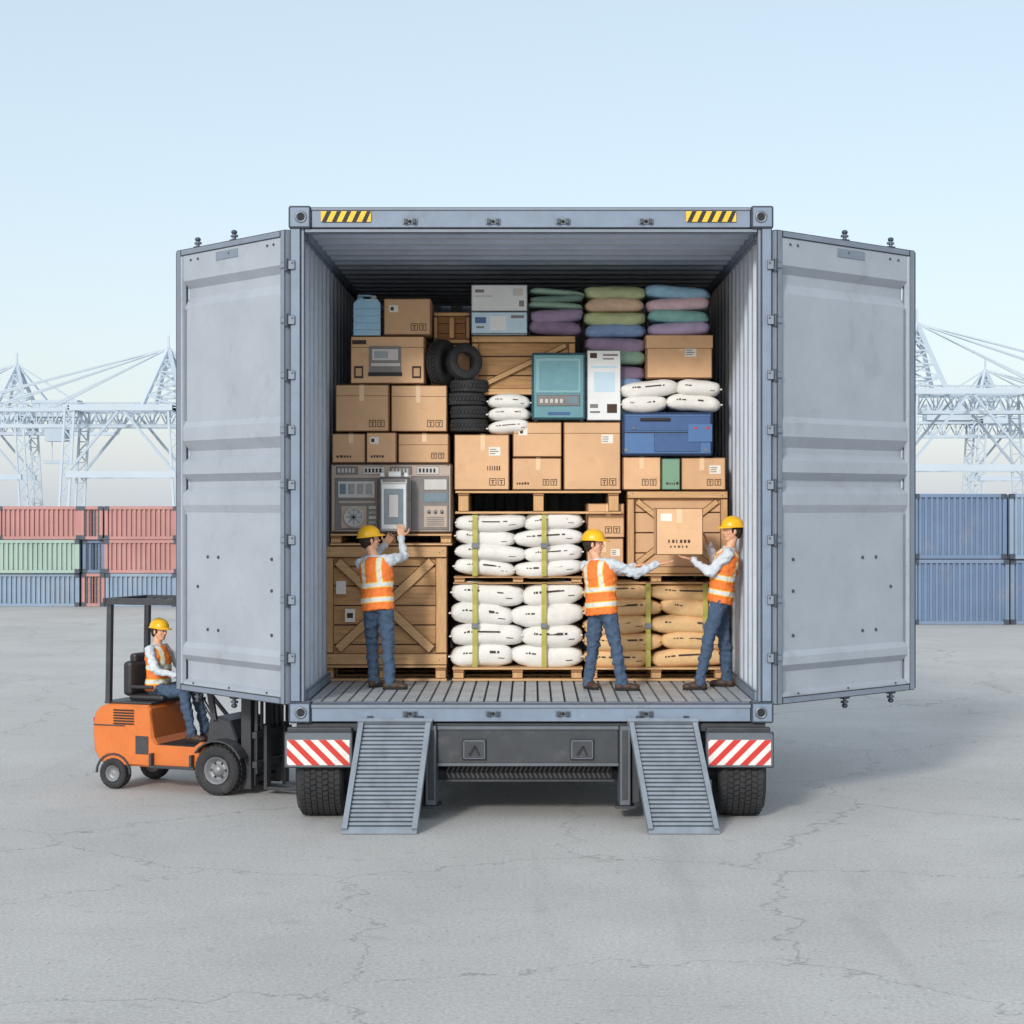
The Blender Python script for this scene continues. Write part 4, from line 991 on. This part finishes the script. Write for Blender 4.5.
# ------------------------------------------------------------------ background container stacks
def bg_cont(m, x0, x1, y0, y1, z0, z1, mt, fr, endface=False):
    h = z1-z0
    m.box(x0+.02, x1-.02, y0+.08, y1, z0+.03, z1-.03, mt)
    for a, b_ in ((x0, x0+.10), (x1-.10, x1)): m.box(a, b_, y0, y0+.12, z0+.005, z1-.005, fr)
    m.box(x0+.101, x1-.101, y0+.004, y0+.12, z1-.10, z1-.006, fr); m.box(x0+.101, x1-.101, y0+.004, y0+.12, z0+.006, z0+.10, fr)
    for a in (x0, x1-.14):
        for b_ in (z0+.004, z1-.134): m.box(a-.003, a+.143, y0-.012, y0+.1, b_, b_+.13, M_bolt)
    if endface:
        m.box((x0+x1)/2-.01, (x0+x1)/2+.01, y0+.01, y0+.079, z0+.1, z1-.1, M_dark)
        for q in (.2, .38, .62, .8): m.cyl((x0+(x1-x0)*q, y0+.03, z0+.06), (x0+(x1-x0)*q, y0+.03, z1-.06), .018, .018, M_steel, 8)
        for q in (.3, .5, .7): m.box(x0+.12, x1-.12, y0+.06, y0+.079, z0+h*q-.015, z0+h*q+.015, fr)
    else:
        a = x0+.14
        while a < x1-.2: m.box(a, a+.07, y0+.02, y0+.079, z0+.101, z1-.101, mt); a += .15
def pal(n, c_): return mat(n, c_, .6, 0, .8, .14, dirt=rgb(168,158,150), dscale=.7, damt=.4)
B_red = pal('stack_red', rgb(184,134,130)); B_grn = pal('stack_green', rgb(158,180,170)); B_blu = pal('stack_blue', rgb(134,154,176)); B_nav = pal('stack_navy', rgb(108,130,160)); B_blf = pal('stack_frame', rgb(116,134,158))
y = 41.8; s_ = 61.8/2000
gx = lambda px: (px-531)*s_
layout = [(0, [(-260,-130,B_grn,0),(-129,-8,B_red,0),(-7,78,B_blu,0),(80,103,B_red,1),(105,176,B_blu,0),(178,300,B_nav,0)]),
          (1, [(-250,-120,B_blu,0),(-119,-10,B_nav,0),(-9,79,B_grn,0),(81,103,B_nav,1),(104,178,B_red,0),(180,290,B_grn,0)]),
          (2, [(-240,-90,B_red,0),(-89,-5,B_grn,0),(-4,79,B_red,0),(80,102,B_red,1),(104,177,B_red,0),(179,280,B_red,0)])]
for lv, row in layout:
    for (a, b_, mt, ef) in row:
        m = MB(); bg_cont(m, gx(a), gx(b_), y+R(0,.25), y+2.6, lv*1.04, lv*1.04+1.035, mt, mt, ef); m.obj('stacked_container')
y = 32.5; s_ = 52.5/2000
for lv, row in ((0, [(780,912,B_blu,0),(914,1010,B_nav,0),(1012,1160,B_nav,0)]), (1, [(790,914,B_nav,0),(915,1008,B_nav,0),(1010,1150,B_blu,0)])):
    for (a, b_, mt, ef) in row:
        m = MB(); bg_cont(m, gx(a), gx(b_), y+R(0,.2), y+2.8, lv*1.73, lv*1.73+1.72, mt, mt if lv else B_blf, ef); m.obj('stacked_container')

# ------------------------------------------------------------------ quay cranes (about 400 m away)
M_crane = mat('crane_haze_tone', rgb(186,199,211), .8, 0, .05, .05)  # distance haze is put into this pale colour
M_crane2 = mat('crane_haze_tone_dark', rgb(176,190,204), .8, 0, .05, .05)  # slightly darker tone for secondary members, haze in the colour too
def crane(name, x0, yb, mir=1, K=1.0):
    m = MB(); G = lambda x, y, z: (x0+mir*x*K, yb+y, z*K)
    Hh = 22
    def lattice(p, q, wd, n, mt=M_crane):
        p = V(p); q = V(q); d = V((1, 0, 0)) if abs((q-p).normalized().z) > .6 else V((0, 0, 1)); d = d*wd/2
        m.beam(p-d, q-d, .45, mt); m.beam(p+d, q+d, .45, mt)
        for i in range(n):
            a = p.lerp(q, i/n); b_ = p.lerp(q, (i+1)/n); s1 = 1 if i % 2 else -1; m.beam(a+d*s1, b_-d*s1, .25, M_crane2); m.beam(b_-d, b_+d, .22, M_crane2)
    for yy in (0, 14):
        for lx in (-10, 10):
            lattice(G(lx*1.12, yy, 1.2), G(lx, yy, Hh), 1.8*K, 10)
            m.beam(G(lx*1.12-2.5, yy, .9), G(lx*1.12+2.5, yy, .9), .8, M_crane2, 1.2)
            for q in (-2, -.7, .7, 2): m.cyl(G(lx*1.12+q, yy-.4, .45), G(lx*1.12+q, yy+.4, .45), .45, .45, M_crane2, 10)
        m.beam(G(-10.7, yy, 9), G(10.7, yy, 9), 1.0, M_crane, 1.3)
        m.beam(G(-10.7, yy, 9), G(0, yy, Hh), .5, M_crane2); m.beam(G(10.7, yy, 9), G(0, yy, Hh), .5, M_crane2)
        m.beam(G(-10, yy, Hh), G(10, yy, Hh), 1.0, M_crane, 1.2)
        m.beam(G(4, yy, Hh), G(8, 7, 34), .7, M_crane); m.beam(G(12, yy, Hh), G(8, 7, 34), .7, M_crane)
        for k in range(5):
            f0 = k/5; f1 = (k+1)/5; A0, A1, T_ = V(G(4, yy, Hh)), V(G(12, yy, Hh)), V(G(8, 7, 34))
            m.beam(A0.lerp(T_, f0), A1.lerp(T_, f1), .3, M_crane2); m.beam(A1.lerp(T_, f0), A0.lerp(T_, f1), .3, M_crane2)
            if k < 4: m.beam(A0.lerp(T_, f1), A1.lerp(T_, f1), .3, M_crane2)
        for q in (-10, 10): m.beam(G(q, 0, Hh), G(q, 14, Hh), .8, M_crane2)
    for yy in (5, 9):
        m.beam(G(-40, yy, 21.8), G(30, yy, 21.8), .5, M_crane, .7); m.beam(G(-40, yy, 18.6), G(30, yy, 18.6), .5, M_crane, .7)
        x = -40
        while x < 29:
            m.beam(G(x, yy, 18.6), G(x+1.6, yy, 21.8), .25, M_crane2); m.beam(G(x+1.6, yy, 21.8), G(x+3.2, yy, 18.6), .25, M_crane2); m.beam(G(x, yy, 18.6), G(x, yy, 21.8), .2, M_crane2); x += 3.2
        for q in (-38, -28, -16): m.beam(G(8, 7, 34), G(q, yy, 22), .3, M_crane)
        for q in (27, 18): m.beam(G(8, 7, 34), G(q, yy, 22), .35, M_crane)
        x = -40
        while x < 30: m.beam(G(x, yy, 21.8), G(x, yy, 23.2), .12, M_crane2); x += 2.2
        m.beam(G(-40, yy, 23.2), G(30, yy, 23.2), .14, M_crane2)
    xa, xb = sorted((x0+mir*12*K, x0+mir*22*K)); m.box(xa, xb, yb+4, yb+10, 22.3*K, 26*K, M_crane)
    xa, xb = sorted((x0-mir*16*K, x0-mir*12*K)); m.box(xa, xb, yb+5, yb+9, 15.6*K, 18.2*K, M_crane2)
    for q in (-15, -13): m.beam(G(q, 7, 16), G(q, 7, 12), .15, M_crane2)
    m.box(xa-.5, xb+.5, yb+6, yb+8, 11.2*K, 11.9*K, M_crane2)
    for k in range(7):
        s1 = 1 if k % 2 else -1
        m.beam(G(12.8-s1*1.0, -1, 2+k*2.8), G(12.8+s1*1.0, -1, 4.8+k*2.8), .3, M_crane2); m.beam(G(11.4, -1, 4.8+k*2.8), G(14.2, -1, 4.8+k*2.8), .2, M_crane2)
    m.beam(G(8, 7, 34), G(8, 7, 36.5), .4, M_crane)
    return m.obj(name)
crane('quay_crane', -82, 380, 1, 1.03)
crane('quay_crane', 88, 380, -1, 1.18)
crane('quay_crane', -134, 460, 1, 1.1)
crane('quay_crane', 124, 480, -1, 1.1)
